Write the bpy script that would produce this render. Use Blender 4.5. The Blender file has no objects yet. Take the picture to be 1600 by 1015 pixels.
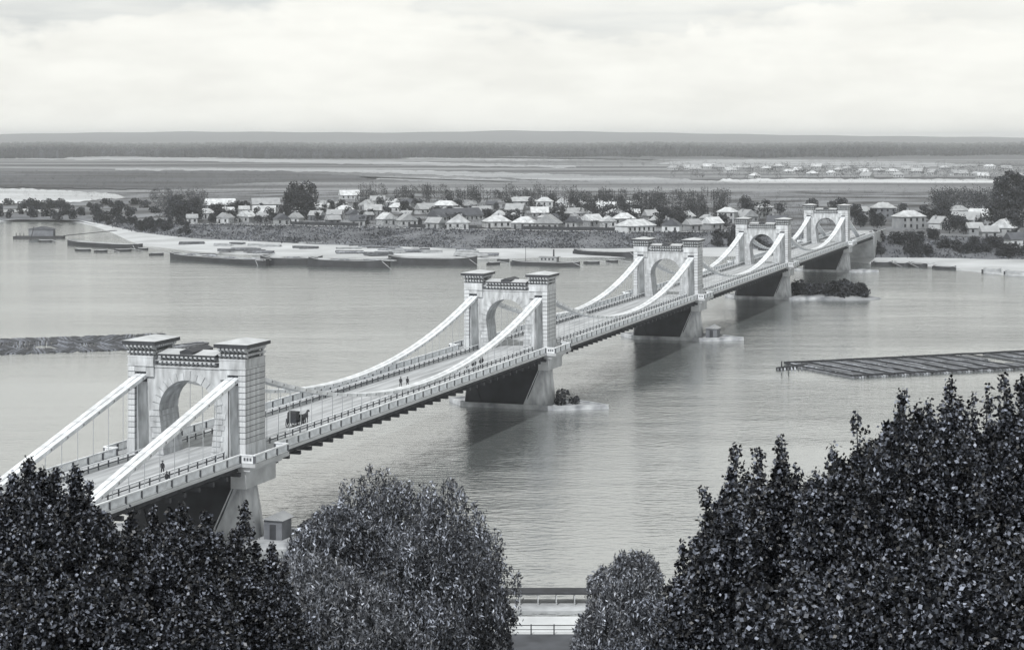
import bpy, bmesh, math, random
import numpy as np
from mathutils import Vector, Matrix

random.seed(7); RNG = np.random.default_rng(7)
S = bpy.context.scene
COL = S.collection

# ------------------------------------------------------------------ camera
F = 3000.0; PX0 = 800.0; YH = 213.0; CH = 53.8        # focal length in photo pixels, horizon row, eye height (m)
cam = bpy.data.cameras.new('camera'); cam_o = bpy.data.objects.new('camera', cam); COL.objects.link(cam_o)
cam.sensor_width = 36.0; cam.lens = F / 1600 * 36.0
cam.shift_y = -(507.5 - YH) / 1600.0                    # level view camera with a dropped lens: verticals stay vertical
cam.clip_start = 0.5; cam.clip_end = 60000
cam_o.location = (0, 0, CH); cam_o.rotation_euler = (math.radians(90), 0, 0)
S.camera = cam_o

# ------------------------------------------------------------------ sky and sun
TH = math.radians(18.30)                                # bridge axis, right of straight ahead
U = Vector((math.sin(TH), math.cos(TH), 0)); R = Vector((math.cos(TH), -math.sin(TH), 0))
SUN = (-0.66 * U - 0.03 * R + Vector((0, 0, 0.74))).normalized()
w = bpy.data.worlds.new('World'); S.world = w; w.use_nodes = True
nt = w.node_tree; nt.nodes.clear()
def N(t, **k):
    n = nt.nodes.new(t)
    for a, b in k.items(): setattr(n, a, b)
    return n
def L(a, b): nt.links.new(a, b)
def math_node(op, a, b=None, c=None, clamp=False):
    n = N('ShaderNodeMath', operation=op); n.use_clamp = clamp
    for i, x in enumerate((a, b, c)):
        if x is None: continue
        if hasattr(x, 'is_linked'): L(x, n.inputs[i])
        else: n.inputs[i].default_value = x
    return n.outputs[0]
sky = N('ShaderNodeTexSky', sky_type='NISHITA'); sky.sun_disc = False
sky.sun_elevation = math.asin(SUN.z); sky.sun_rotation = math.atan2(SUN.x, SUN.y)
sky.air_density = 1.0; sky.dust_density = 2.0
bw = N('ShaderNodeRGBToBW'); L(sky.outputs[0], bw.inputs[0])
tc = N('ShaderNodeTexCoord'); nrm = N('ShaderNodeVectorMath', operation='NORMALIZE'); L(tc.outputs['Generated'], nrm.inputs[0])
sep = N('ShaderNodeSeparateXYZ'); L(nrm.outputs[0], sep.inputs[0])
# a bank of bright cloud low over the horizon, breaking up higher, and a thin streaky veil over everything
elev = math_node('MULTIPLY', math_node('MINIMUM', math_node('MAXIMUM', sep.outputs[2], 0.0), 0.13), 6.2)
def sky_noise(scale, stretch, detail, rough):
    mp = N('ShaderNodeMapping'); mp.inputs['Scale'].default_value = stretch; mp.inputs['Location'].default_value = (1.37, 0.4, 0.2); L(nrm.outputs[0], mp.inputs[0])
    no = N('ShaderNodeTexNoise'); no.inputs['Scale'].default_value = scale; no.inputs['Detail'].default_value = detail; no.inputs['Roughness'].default_value = rough
    L(mp.outputs[0], no.inputs['Vector']); return no.outputs[0]
bank_n = sky_noise(9.0, (1, 1, 2.4), 8, 0.52); streak_n = sky_noise(4.0, (1, 1, 9), 7, 0.55); tone_n = sky_noise(16.0, (1, 1, 3.5), 6, 0.5)
bank = N('ShaderNodeMapRange', interpolation_type='SMOOTHSTEP'); bank.inputs[1].default_value = 0.42; bank.inputs[2].default_value = 0.56
L(math_node('ADD', math_node('SUBTRACT', bank_n, elev), 0.36), bank.inputs[0])
veil = N('ShaderNodeMapRange', interpolation_type='SMOOTHSTEP'); veil.inputs[1].default_value = 0.22; veil.inputs[2].default_value = 0.66; L(streak_n, veil.inputs[0])
# two cumulus heads that rise out of the bank, as places in the sky (direction and angular radius)
def sky_dir(px, py): return Vector(((px - PX0) / F, 1, (YH - py) / F)).normalized()
edge_n = math_node('MULTIPLY', math_node('SUBTRACT', sky_noise(45.0, (1, 1, 1), 8, 0.6), 0.5), 0.030); mask = None
for hx, hy, hr in ((1092, 52, 34), (1065, 70, 26), (1122, 66, 30), (1160, 88, 30), (1030, 95, 40), (1210, 100, 36), (1345, 78, 46), (1385, 85, 40), (1310, 92, 36), (1430, 112, 40), (1270, 110, 36), (520, 40, 30), (560, 60, 40)):
    d = N('ShaderNodeVectorMath', operation='DISTANCE'); L(nrm.outputs[0], d.inputs[0]); d.inputs[1].default_value = sky_dir(hx, hy)
    q = math_node('SUBTRACT', hr / F, d.outputs['Value']); mask = q if mask is None else math_node('SMOOTH_MAX', mask, q, 0.006)
head = N('ShaderNodeMapRange', interpolation_type='SMOOTHSTEP'); head.inputs[1].default_value = -0.003; head.inputs[2].default_value = 0.008; L(math_node('ADD', mask, edge_n), head.inputs[0])
cl = math_node('MAXIMUM', math_node('MAXIMUM', math_node('MULTIPLY', bank.outputs[0], 0.94), math_node('MULTIPLY', head.outputs[0], 0.97)), math_node('MULTIPLY', veil.outputs[0], 0.86))
tone = N('ShaderNodeMapRange'); tone.inputs[1].default_value = 0.35; tone.inputs[2].default_value = 0.62; tone.inputs[3].default_value = 0.90; tone.inputs[4].default_value = 1.0; L(tone_n, tone.inputs[0])
ctone = N('ShaderNodeMix', data_type='RGBA', blend_type='MULTIPLY'); ctone.inputs[0].default_value = 1; ctone.inputs[6].default_value = (6.42, 6.42, 6.06, 1); L(tone.outputs[0], ctone.inputs[7])
clear = N('ShaderNodeMix', data_type='RGBA', blend_type='MULTIPLY'); clear.inputs[0].default_value = 1
L(bw.outputs[0], clear.inputs[6]); clear.inputs[7].default_value = (0.955, 1.0, 1.0, 1)
fin = N('ShaderNodeMix', data_type='RGBA'); L(cl, fin.inputs[0]); L(clear.outputs[2], fin.inputs[6]); L(ctone.outputs[2], fin.inputs[7])
bg = N('ShaderNodeBackground'); L(fin.outputs[2], bg.inputs[0]); bg.inputs[1].default_value = 0.15
out = N('ShaderNodeOutputWorld'); L(bg.outputs[0], out.inputs[0])

sl = bpy.data.lights.new('sun', 'SUN'); sl.energy = 3.2; sl.angle = math.radians(0.53); sl.color = (1.0, 0.99, 0.965)
so = bpy.data.objects.new('sun', sl); COL.objects.link(so); so.rotation_euler = SUN.to_track_quat('Z', 'Y').to_euler(); so.location = (0, -50, 200)
S.view_settings.view_transform = 'Standard'; S.view_settings.look = 'None'; S.view_settings.gamma = 1; S.view_settings.exposure = 0.10

# ------------------------------------------------------------------ placing
def P(px, py, d): return Vector(((px - PX0) / F * d, d, CH - (py - YH) / F * d))
def G(px, py, z=0.0): return P(px, py, (CH - z) * F / (py - YH))
C0 = Vector((-32.71, 255.36, 0)) - 10.3 * R            # centre of the first tower on the bridge axis, at water level
SPAN = 134.1; HALF = 68.0
def B(u, v, z): return C0 + U * u + R * v + Vector((0, 0, z))
def unB(p): q = p - C0; return q.dot(U), q.dot(R)
def pix(p): return (PX0 + F * p.x / p.y, YH + F * (CH - p.z) / p.y)

# ------------------------------------------------------------------ materials (a monochrome place: greys, cool in the darks)
def g(v):
    t = min(1, max(0, v / 0.25))
    return (v * (0.89 * (1 - t) + 0.96 * t), v * (0.98 * (1 - t) + 1.0 * t), v * (1.22 * (1 - t) + 1.05 * t), 1)
MATS = {}
def mat(name, v, rough=0.8, var=0.25, scale=1.0, bump=0.0, bscale=None, island=0.0, stretch=None, spec=0.5, detail=5, obj_var=0.0, trans=0.0, thr=None):
    if name in MATS: return MATS[name]
    m = bpy.data.materials.new(name); m.use_nodes = True; t = m.node_tree
    b = t.nodes['Principled BSDF']; b.inputs['Roughness'].default_value = rough; b.inputs['Specular IOR Level'].default_value = spec
    c = t.nodes.new('ShaderNodeTexCoord'); src = c.outputs['Object']
    if stretch:
        mm = t.nodes.new('ShaderNodeMapping'); mm.inputs['Scale'].default_value = stretch; t.links.new(src, mm.inputs[0]); src = mm.outputs[0]
    n = t.nodes.new('ShaderNodeTexNoise'); n.inputs['Scale'].default_value = scale; n.inputs['Detail'].default_value = detail; t.links.new(src, n.inputs['Vector'])
    r = t.nodes.new('ShaderNodeValToRGB'); t.links.new(n.outputs[0], r.inputs[0])
    lo, hi = (0.3, 0.7) if thr is None else thr
    r.color_ramp.elements[0].position = lo; r.color_ramp.elements[1].position = hi
    r.color_ramp.elements[0].color = g(v * (1 - var)); r.color_ramp.elements[1].color = g(v * (1 + var))
    col = r.outputs[0]
    def scaled(fac_out, lo, hi):
        nonlocal col
        mr = t.nodes.new('ShaderNodeMapRange'); mr.inputs[3].default_value = lo; mr.inputs[4].default_value = hi; t.links.new(fac_out, mr.inputs[0])
        mx = t.nodes.new('ShaderNodeMix'); mx.data_type = 'RGBA'; mx.blend_type = 'MULTIPLY'; mx.inputs[0].default_value = 1
        t.links.new(col, mx.inputs[6]); t.links.new(mr.outputs[0], mx.inputs[7]); col = mx.outputs[2]
    if island:
        ge = t.nodes.new('ShaderNodeNewGeometry'); pw = t.nodes.new('ShaderNodeMath'); pw.operation = 'POWER'; pw.inputs[1].default_value = 4.5
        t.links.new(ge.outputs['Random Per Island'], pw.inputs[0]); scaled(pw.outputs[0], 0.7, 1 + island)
    if obj_var:
        oi = t.nodes.new('ShaderNodeObjectInfo'); scaled(oi.outputs['Random'], 1 - obj_var, 1 + obj_var)
    t.links.new(col, b.inputs['Base Color'])
    if bump:
        n2 = t.nodes.new('ShaderNodeTexNoise'); n2.inputs['Scale'].default_value = bscale or scale * 6; n2.inputs['Detail'].default_value = 4
        t.links.new(src, n2.inputs['Vector'])
        bp = t.nodes.new('ShaderNodeBump'); bp.inputs['Strength'].default_value = bump; t.links.new(n2.outputs[0], bp.inputs['Height']); t.links.new(bp.outputs[0], b.inputs['Normal'])
    MATS[name] = m; return m
M_STONE = mat('pale_stone', 0.42, 0.85, 0.36, 0.9, 0.25, 5, obj_var=0.10, stretch=(1.3, 1.3, 0.35), detail=8)
M_STONE_IN = mat('mortar_core', 0.10, 0.9, 0.15, 0.7)
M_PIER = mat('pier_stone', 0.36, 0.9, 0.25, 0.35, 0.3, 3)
M_PIER_SHADE = mat('shaded_pier_stone', 0.030, 0.9, 0.35, 0.35, 0.3, 3)  # shade under the deck, painted into the pier colour
M_WHITE = mat('white_painted_iron', 0.66, 0.6, 0.22, 0.7, detail=8, obj_var=0.10)
M_LINK = mat('white_painted_chain', 0.62, 0.65, 0.25, 1.6, obj_var=0.10, stretch=(1, 2.5, 1), detail=8)
M_DARKIRON = mat('dark_iron', 0.035, 0.6, 0.3, 1.0)
M_FASCIA = mat('dark_cornice_metal', 0.035, 0.6, 0.3, 1.0)
M_ROOFM = mat('pale_zinc_roof', 0.46, 0.55, 0.15, 0.5)
M_ROAD = mat('dusty_plank_road', 0.36, 0.9, 0.35, 1.0, 0.1, 2, stretch=(1.1, 0.06, 1), detail=8)
M_FOOT = mat('footway_boards', 0.42, 0.85, 0.10, 0.5)
M_TIMBER = mat('tarred_timber', 0.03, 0.85, 0.4, 0.8)
M_GREYPOST = mat('grey_post', 0.10, 0.7, 0.3, 1.0)
M_SAND = mat('river_sand', 0.42, 0.95, 0.25, 0.03, 0.1, 0.5)
M_LOG = mat('wet_log', 0.13, 0.8, 0.5, 0.8, 0.2, 6, island=2.2)
M_LOGD = mat('dark_wet_log', 0.055, 0.8, 0.5, 0.8, 0.2, 6, island=3.0)
M_POLE = mat('dark_pole', 0.025, 0.8, 0.3, 1.0)
M_HULL = mat('tarred_hull', 0.022, 0.6, 0.4, 0.3)
M_PALEBOARD = mat('weathered_boards', 0.34, 0.85, 0.3, 0.4, stretch=(1, 1, 4))
M_WALLS = [mat('house_wall_white', 0.36, 0.9, 0.2, 0.4, obj_var=0.3), mat('house_wall_grey', 0.24, 0.9, 0.2, 0.4), mat('house_wall_timber', 0.13, 0.9, 0.3, 0.5)]
M_ROOFS = [mat('pale_roof', 0.40, 0.7, 0.3, 0.4, obj_var=0.3), mat('grey_roof', 0.28, 0.8, 0.2, 0.4), mat('dark_roof', 0.07, 0.8, 0.3, 0.4)]
M_GLASS = mat('dark_window_glass', 0.02, 0.15, 0.2, 0.5)
M_CHIM = mat('chimney_brick', 0.25, 0.9, 0.3, 1.0)
M_BARK = mat('bark', 0.05, 0.9, 0.4, 3.0, 0.4, 10)
M_BIRCH = mat('pale_bark', 0.35, 0.8, 0.5, 4.0)
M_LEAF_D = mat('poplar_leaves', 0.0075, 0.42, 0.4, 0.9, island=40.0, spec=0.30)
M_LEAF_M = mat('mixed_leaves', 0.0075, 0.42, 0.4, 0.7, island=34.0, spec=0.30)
M_WILLOW = mat('willow_leaves', 0.030, 0.5, 0.6, 0.45, island=12.0, spec=0.35)
M_CROWN = mat('village_tree_leaves', 0.028, 0.8, 0.45, 0.25, island=1.5, obj_var=0.35, spec=0.3)
M_FOREST = mat('forest_canopy', 0.030, 0.95, 0.4, 0.004, island=1.0, spec=0.1)
M_HILL = mat('far_wooded_hills', 0.05, 0.95, 0.3, 0.0006, spec=0.1)
M_BODY = mat('dark_cloth', 0.02, 0.9, 0.3, 2.0)
M_SKIN = mat('skin', 0.35, 0.6, 0.1, 2.0)
M_HORSE = mat('dark_horse_coat', 0.03, 0.6, 0.3, 2.0)

# ------------------------------------------------------------------ mesh helpers
class MB:
    def __init__(s): s.v = []; s.f = []
    def add(s, vs, fs):
        o = len(s.v); s.v += [tuple(p) for p in vs]; s.f += [tuple(i + o for i in q) for q in fs]; return s
    def box(s, x0, x1, y0, y1, z0, z1, top=0.0):
        if x0 > x1: x0, x1 = x1, x0
        t = top
        return s.add([(x0, y0, z0), (x1, y0, z0), (x1, y1, z0), (x0, y1, z0), (x0 + t, y0 + t, z1), (x1 - t, y0 + t, z1), (x1 - t, y1 - t, z1), (x0 + t, y1 - t, z1)],
                     [(3, 2, 1, 0), (4, 5, 6, 7), (0, 1, 5, 4), (1, 2, 6, 5), (2, 3, 7, 6), (3, 0, 4, 7)])
    def bar(s, a, b, wx, wz):                              # a beam of rectangular section from a to b
        a = Vector(a); b = Vector(b); d = (b - a).normalized(); side = d.cross(Vector((0, 0, 1)))
        side = side.normalized() if side.length > 1e-4 else Vector((1, 0, 0)); up = side.cross(d).normalized()
        sx = side * wx / 2; sz = up * wz / 2
        return s.add([a - sx - sz, a + sx - sz, a + sx + sz, a - sx + sz, b - sx - sz, b + sx - sz, b + sx + sz, b - sx + sz],
                     [(0, 1, 2, 3), (7, 6, 5, 4), (0, 4, 5, 1), (1, 5, 6, 2), (2, 6, 7, 3), (3, 7, 4, 0)])
    def tube(s, a, b, r0, r1=None, n=6):
        r1 = r0 if r1 is None else r1
        a = Vector(a); b = Vector(b); d = (b - a).normalized(); x = d.orthogonal().normalized(); y = d.cross(x)
        vs = []
        for p, r in ((a, r0), (b, r1)):
            for i in range(n):
                q = 2 * math.pi * i / n; vs.append(p + (x * math.cos(q) + y * math.sin(q)) * r)
        fs = [(i, (i + 1) % n, n + (i + 1) % n, n + i) for i in range(n)] + [tuple(range(n))[::-1], tuple(range(n, 2 * n))]
        return s.add(vs, fs)
    def loft(s, rings, caps=True):
        n = len(rings[0]); vs = [p for r in rings for p in r]; fs = []
        for k in range(len(rings) - 1):
            for i in range(n): fs.append((k * n + i, k * n + (i + 1) % n, (k + 1) * n + (i + 1) % n, (k + 1) * n + i))
        if caps: fs += [tuple(range(n))[::-1], tuple(range((len(rings) - 1) * n, len(rings) * n))]
        return s.add(vs, fs)
    def mesh(s, name, m, smooth=False):
        me = bpy.data.meshes.new(name); me.from_pydata(s.v, [], s.f)
        bm = bmesh.new(); bm.from_mesh(me); bmesh.ops.recalc_face_normals(bm, faces=bm.faces); bm.to_mesh(me); bm.free()
        if smooth: me.polygons.foreach_set('use_smooth', [True] * len(me.polygons))
        me.materials.append(m); me.update(); return me
def put(name, me, parent=None, loc=(0, 0, 0), rot=(0, 0, 0), sc=(1, 1, 1)):
    o = bpy.data.objects.new(name, me); COL.objects.link(o); o.parent = parent
    o.location = loc; o.rotation_euler = rot; o.scale = sc; return o
def part(name, mb, m, parent=None, smooth=False, **k): return put(name, mb.mesh(name, m, smooth), parent, **k)
def tag(o, label=None, cat=None, group=None, kind=None):
    if label: o['label'] = label
    if cat: o['category'] = cat
    if group: o['group'] = group
    if kind: o['kind'] = kind
    return o
def thing(name, label, cat, loc=(0, 0, 0), rz=0.0, group=None):
    o = bpy.data.objects.new(name, None); COL.objects.link(o); o.location = loc; o.rotation_euler = (0, 0, rz); o.empty_display_size = 0.5
    return tag(o, label, cat, group)
def copy_tree(o, parent=None):
    c = o.copy(); COL.objects.link(c); c.parent = parent
    for ch in o.children: copy_tree(ch, c)
    return c
ORD = ['first', 'second', 'third', 'fourth', 'fifth', 'sixth', 'seventh', 'eighth', 'ninth', 'tenth', 'eleventh', 'twelfth']
def nth(i):
    if i < 12: return ORD[i]
    k = i + 1; suf = 'th' if 10 <= k % 100 <= 20 else {1: 'st', 2: 'nd', 3: 'rd'}.get(k % 10, 'th'); return f'{k}{suf}'
def quads_mesh(name, V4, m):                              # V4: (n,4,3) leaf quads
    n = len(V4); me = bpy.data.meshes.new(name); me.vertices.add(4 * n); me.vertices.foreach_set('co', V4.reshape(-1).astype(np.float32))
    me.loops.add(4 * n); me.loops.foreach_set('vertex_index', np.arange(4 * n, dtype=np.int32))
    me.polygons.add(n); me.polygons.foreach_set('loop_start', np.arange(0, 4 * n, 4, dtype=np.int32)); me.polygons.foreach_set('loop_total', np.full(n, 4, dtype=np.int32))
    me.update(calc_edges=True); me.validate(); me.materials.append(m); return me
def leaf_quads(c, ln, wd, droop=None, flat=0.0):
    n = len(c); a = RNG.normal(size=(n, 3))
    if droop is not None: a = a * (1 - droop) + np.array([0, 0, -1.0]) * droop * 1.6
    a /= np.linalg.norm(a, axis=1, keepdims=True); b = RNG.normal(size=(n, 3)); b[:, 2] *= (1 - flat)
    b -= (b * a).sum(1, keepdims=True) * a; b /= np.linalg.norm(b, axis=1, keepdims=True); nn = np.cross(a, b)
    ln = (ln * RNG.uniform(0.6, 1.35, n))[:, None]; wd = (wd * RNG.uniform(0.6, 1.3, n))[:, None]
    return np.stack([c - a * ln / 2, c + b * wd / 2 + nn * wd * 0.12, c + a * ln / 2, c - b * wd / 2 + nn * wd * 0.12], axis=1)

# ================================================================== THE SETTING
def sheet(name, rows, m, kind='structure', label=None):    # rows: list of point rows of equal length
    n = len(rows[0]); vs = [p for r in rows for p in r]
    fs = [(k * n + i, k * n + i + 1, (k + 1) * n + i + 1, (k + 1) * n + i) for k in range(len(rows) - 1) for i in range(n - 1)]
    me = bpy.data.meshes.new(name); me.from_pydata([tuple(v) for v in vs], [], fs); me.materials.append(m)
    if me.polygons[0].normal.z < 0: me.flip_normals()
    me.update(); return tag(put(name, me), kind=kind)

# river
mw = bpy.data.materials.new('river_water'); mw.use_nodes = True; t = mw.node_tree; b = t.nodes['Principled BSDF']
b.inputs['Base Color'].default_value = (0.135, 0.148, 0.150, 1); b.inputs['Roughness'].default_value = 0.08; b.inputs['IOR'].default_value = 3.6; b.inputs['Specular IOR Level'].default_value = 1.0
tcw = t.nodes.new('ShaderNodeTexCoord')
def wnoise(scale, stretch, detail):
    mm = t.nodes.new('ShaderNodeMapping'); mm.inputs['Scale'].default_value = stretch; mm.inputs['Rotation'].default_value = (0, 0, 0.12); t.links.new(tcw.outputs['Object'], mm.inputs[0])
    n = t.nodes.new('ShaderNodeTexNoise'); n.inputs['Scale'].default_value = scale; n.inputs['Detail'].default_value = detail; t.links.new(mm.outputs[0], n.inputs['Vector']); return n.outputs[0]
n1 = wnoise(0.75, (0.55, 1.2, 1), 4); n2 = wnoise(0.07, (0.5, 1.6, 1), 3); n3 = wnoise(0.012, (0.35, 1.5, 1), 4)
ad = t.nodes.new('ShaderNodeMath'); ad.operation = 'MULTIPLY_ADD'; t.links.new(n2, ad.inputs[0]); ad.inputs[1].default_value = 1.6; t.links.new(n1, ad.inputs[2])
amp = t.nodes.new('ShaderNodeMapRange'); amp.inputs[1].default_value = 0.35; amp.inputs[2].default_value = 0.65; amp.inputs[3].default_value = 0.22; amp.inputs[4].default_value = 1.0; t.links.new(n3, amp.inputs[0])
bp = t.nodes.new('ShaderNodeBump'); bp.inputs['Distance'].default_value = 0.30; t.links.new(amp.outputs[0], bp.inputs['Strength']); t.links.new(ad.outputs[0], bp.inputs['Height']); t.links.new(bp.outputs[0], b.inputs['Normal'])
rv = MB(); rv.add([(-9000, 120, 0), (9000, 120, 0), (9000, 2600, 0), (-9000, 2600, 0)], [(0, 1, 2, 3)])
tag(part('river', rv, mw), kind='structure')

# far bank, drawn as sheets between lines that run along the shore
KX = [-1500, -500, 0, 120, 160, 220, 300, 450, 700, 1000, 1150, 1260, 1340, 1460, 1600, 2000, 2800]
SHORE = [356, 349, 346, 346, 356, 384, 392, 401, 404, 401, 400, 404, 409, 419, 431, 452, 480]
FOOT = [350, 345, 343, 343, 350, 364, 372, 380, 388, 388, 386, 398, 402, 403, 405, 418, 436]
CREST = [340, 337, 334, 336, 343, 348, 350, 352, 358, 363, 362, 366, 369, 370, 372, 384, 398]
CZ = [2.5, 2.5, 2.5, 2.5, 2.6, 4.5, 7, 7, 7, 7, 7.5, 8.6, 9.0, 8.8, 8, 8, 8]
XS = np.arange(-1500, 2801, 25.0)
def row(py, z, wob=0.0, ph=0):
    r = []
    for i, x in enumerate(XS):
        zz = float(np.interp(x, KX, z)) if isinstance(z, (list, tuple)) else z
        yy = float(np.interp(x, KX, py)) if isinstance(py, (list, tuple)) else py
        d = (CH - max(zz, 0)) * F / (yy - YH) * (1 + wob * (math.sin(x * 0.031 + ph) + 0.6 * math.sin(x * 0.083 + ph * 2)))
        r.append(Vector(((x - PX0) / F * d, d, zz)))
    return r
def drow(d, z):
    return [Vector(((x - PX0) / F * d, d, float(np.interp(x, KX, z)) if isinstance(z, (list, tuple)) else z)) for x in XS]
BZ = [2.5, 2.5, 2.5, 2.5, 2.5, 2.6, 3.4, 4, 4, 4, 4, 4, 4, 4, 4, 4, 4]
shore = row(SHORE, 0.0, 0.004); foot = row(FOOT, 1.3, 0.003, 1); crest = row(CREST, CZ, 0.0)
under = [p + Vector((0, -14, -0.9)) for p in shore]
sheet('beach', [under, [p + Vector((0, 4, 0.35)) for p in shore], foot], M_SAND)
M_LEVEE = mat('levee_grass', 0.11, 0.95, 0.5, 0.05, 0.5, 0.4, detail=8)
mid = [a.lerp(b_, 0.55) + Vector((0, 0, 0.5 * math.sin(i * 1.7) + 0.3)) for i, (a, b_) in enumerate(zip(foot, crest))]
sheet('levee', [foot, mid, crest], M_LEVEE)
M_VGROUND = mat('village_ground', 0.10, 0.95, 0.85, 0.02, 0.4, 0.3, detail=10, thr=(0.38, 0.62))
back = drow(1750, BZ)
sheet('village_ground', [crest, drow(1300, [(a + b_) / 2 for a, b_ in zip(CZ, BZ)]), back], M_VGROUND)
M_MEADOW = mat('flood_meadow', 0.125, 0.95, 0.75, 0.004, 0.2, 0.05, stretch=(0.25, 1.3, 1), detail=12, thr=(0.40, 0.62))
far3 = drow(4300, 3.0)
sheet('meadow', [back, drow(2300, 3.0), drow(3000, 3.0), far3], M_MEADOW)
sheet('forest_floor', [far3, drow(7000, 3.0), drow(11500, 6.0)], mat('forest_floor', 0.06, 0.95, 0.3, 0.002))
HX = [-1500, 0, 80, 300, 470, 620, 800, 1000, 1250, 1600, 2800]
HZ = [50, 68, 76, 88, 84, 80, 95, 82, 62, 45, 40]
def hrow(d, k): return [Vector(((x - PX0) / F * d, d, 6 + (float(np.interp(x, HX, HZ)) - 6) * k + 2.0 * k * math.sin(x * 0.05))) for x in XS]
sheet('hills', [hrow(11500, 0), hrow(12600, 0.55), hrow(13800, 1.0), hrow(15500, 0.8), hrow(26000, 0.6)], M_HILL)

def patch(name, pts, z, m):                                # a thin sheet of other ground lying on the land
    rp = random.Random(name + str(pts[0])); fine = []
    for (xa, ya), (xb, yb) in zip(pts, pts[1:] + pts[:1]):
        n = max(1, int(abs(xb - xa) / 5)); am = 0.055 * min(ya - YH, yb - YH) ** 0.75
        for k in range(n): t_ = k / n; fine.append((xa + (xb - xa) * t_, ya + (yb - ya) * t_ + (rp.gauss(0, 1) * 0.5 + math.sin((xa + (xb - xa) * t_) * 0.11) * 0.6) * am * 0.75))
    vs = [G(x, y, z) for x, y in fine]; me = bpy.data.meshes.new(name); me.from_pydata([tuple(v) for v in vs], [], [tuple(range(len(vs)))])
    if me.polygons[0].normal.z < 0: me.flip_normals()
    me.materials.append(m); return tag(put(name, me), kind='structure')
M_SANDF = mat('far_sand', 0.44, 0.95, 0.4, 0.006, stretch=(0.4, 1.5, 1))
M_PALE = mat('pale_meadow', 0.27, 0.95, 0.6, 0.010, stretch=(0.3, 1.5, 1))
M_DARKF = mat('dark_meadow', 0.045, 0.95, 0.8, 0.010, stretch=(0.35, 1.2, 1))
patch('sand_bank', [(-700, 322), (-300, 322), (0, 318), (90, 317), (140, 313), (200, 308), (180, 303), (110, 298), (20, 294), (-200, 293), (-700, 296)], 2.95, M_SANDF)
patch('sand_bank', [(-300, 331), (0, 331), (120, 330), (60, 327), (-200, 327)], 2.9, M_SANDF)
patch('meadow_strip', [(-900, 290), (0, 292), (260, 296), (420, 292), (560, 288), (600, 276), (420, 268), (180, 268), (0, 270), (-900, 268)], 3.30, M_DARKF)
patch('pale_strip', [(180, 266), (420, 267), (620, 271), (900, 283), (1160, 293), (1190, 287), (1000, 276), (800, 270), (600, 265), (400, 263), (180, 263)], 3.35, M_PALE)
patch('pale_strip', [(560, 277), (760, 291), (1050, 297), (1180, 296), (1000, 288), (760, 279)], 3.30, mat('grey_meadow', 0.24, 0.95, 0.45, 0.006, stretch=(0.3, 1.5, 1)))
patch('sand_strip', [(1120, 284), (1300, 290), (1560, 291), (1800, 292), (1800, 282), (1500, 280), (1250, 279), (1130, 280)], 3.40, M_SANDF)
patch('pale_strip', [(0, 249), (200, 250), (640, 258), (900, 262), (900, 259), (600, 252), (300, 246), (0, 244)], 3.35, M_PALE)
patch('sand_hills', [(1010, 255.5), (1090, 259), (1200, 262), (1400, 262), (1560, 258), (1400, 252), (1250, 250), (1120, 249.5), (1060, 252)], 3.40, M_PALE)
patch('pale_strip', [(0, 236), (250, 241), (500, 245), (800, 251), (1040, 250), (800, 247), (500, 242), (250, 238), (60, 234)], 3.35, M_PALE)
patch('sand_strip', [(1050, 305), (1150, 303), (1260, 300), (1200, 308), (1100, 310)], 3.9, M_SANDF)

# near bank: a steep wooded hillside below the camera and a quay
prof = [(-60, 52.4), (4, 52.2), (10, 50), (25, 41.5), (42, 34), (60, 27.5), (90, 19), (120, 12.5), (150, 7.5), (180, 3.6), (192, 2.0), (205, 1.6)]
M_HILLSIDE = mat('hillside_grass', 0.05, 0.95, 0.5, 0.3, 0.6, 3.0)
rows = []
for d, z in prof: rows.append([Vector((x, d, z + (0.5 * math.sin(x * 0.23 + d * 0.11) if 10 < d < 185 else 0))) for x in np.arange(-170, 171, 5.0)])
sheet('hillside', rows, M_HILLSIDE)
q = MB(); q.box(-170, 170, 186, 208.5, -2.5, 1.72); tag(part('quay', q, mat('quay_paving', 0.50, 0.9, 0.15, 0.3, 0.2, 2)), kind='structure')

# ================================================================== THE BRIDGE
Z_RAIL = 12.3; Z_DECK = 11.1
V_CH = 6.85                                                # chains, either side of the axis
# ---- shared pieces of a tower
me_course = MB().box(-0.525, 0.525, -3.02, 3.02, 0, 0.655).mesh('stone_course', M_STONE)
me_plinth = MB().box(-0.62, 0.62, -3.14, 3.14, 0, 2.3, 0.05).mesh('plinth', M_STONE)
me_corb = MB()
me_corb.add([(-.19, 0, 0), (.19, 0, 0), (.19, 0.85, 0.55), (.19, 0.85, 0.80), (.19, 0, 0.80), (-.19, 0.85, 0.55), (-.19, 0.85, 0.80), (-.19, 0, 0.80)],
            [(0, 1, 2, 5), (5, 2, 3, 6), (6, 3, 4, 7), (1, 4, 3, 2), (0, 5, 6, 7), (0, 7, 4, 1)])
me_corb = me_corb.mesh('corbel', M_STONE)
AR = 4.2; AZ = 17.1                                        # arch radius and springing height
def jamb(z): return 3.45 + (AR - 3.45) * max(0, min(1, (z - 11.0) / (AZ - 11.0)))
me_vous = []
NV = 15
for k in range(NV):
    a0 = math.pi * k / NV + 0.012; a1 = math.pi * (k + 1) / NV - 0.012; r0 = AR; r1 = AR + (1.15 if k % 2 else 0.95)
    if k == NV // 2: r1 = AR + 1.3
    m = MB(); pts = [(math.cos(a) * r, AZ + math.sin(a) * r) for a, r in ((a0, r0), (a1, r0), (a1, r1), (a0, r1))]
    m.loft([[(x, y, z) for x, z in pts] for y in (-2.70, 2.70)]); me_vous.append(m.mesh('voussoir', M_STONE))
me_quoin = []
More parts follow.
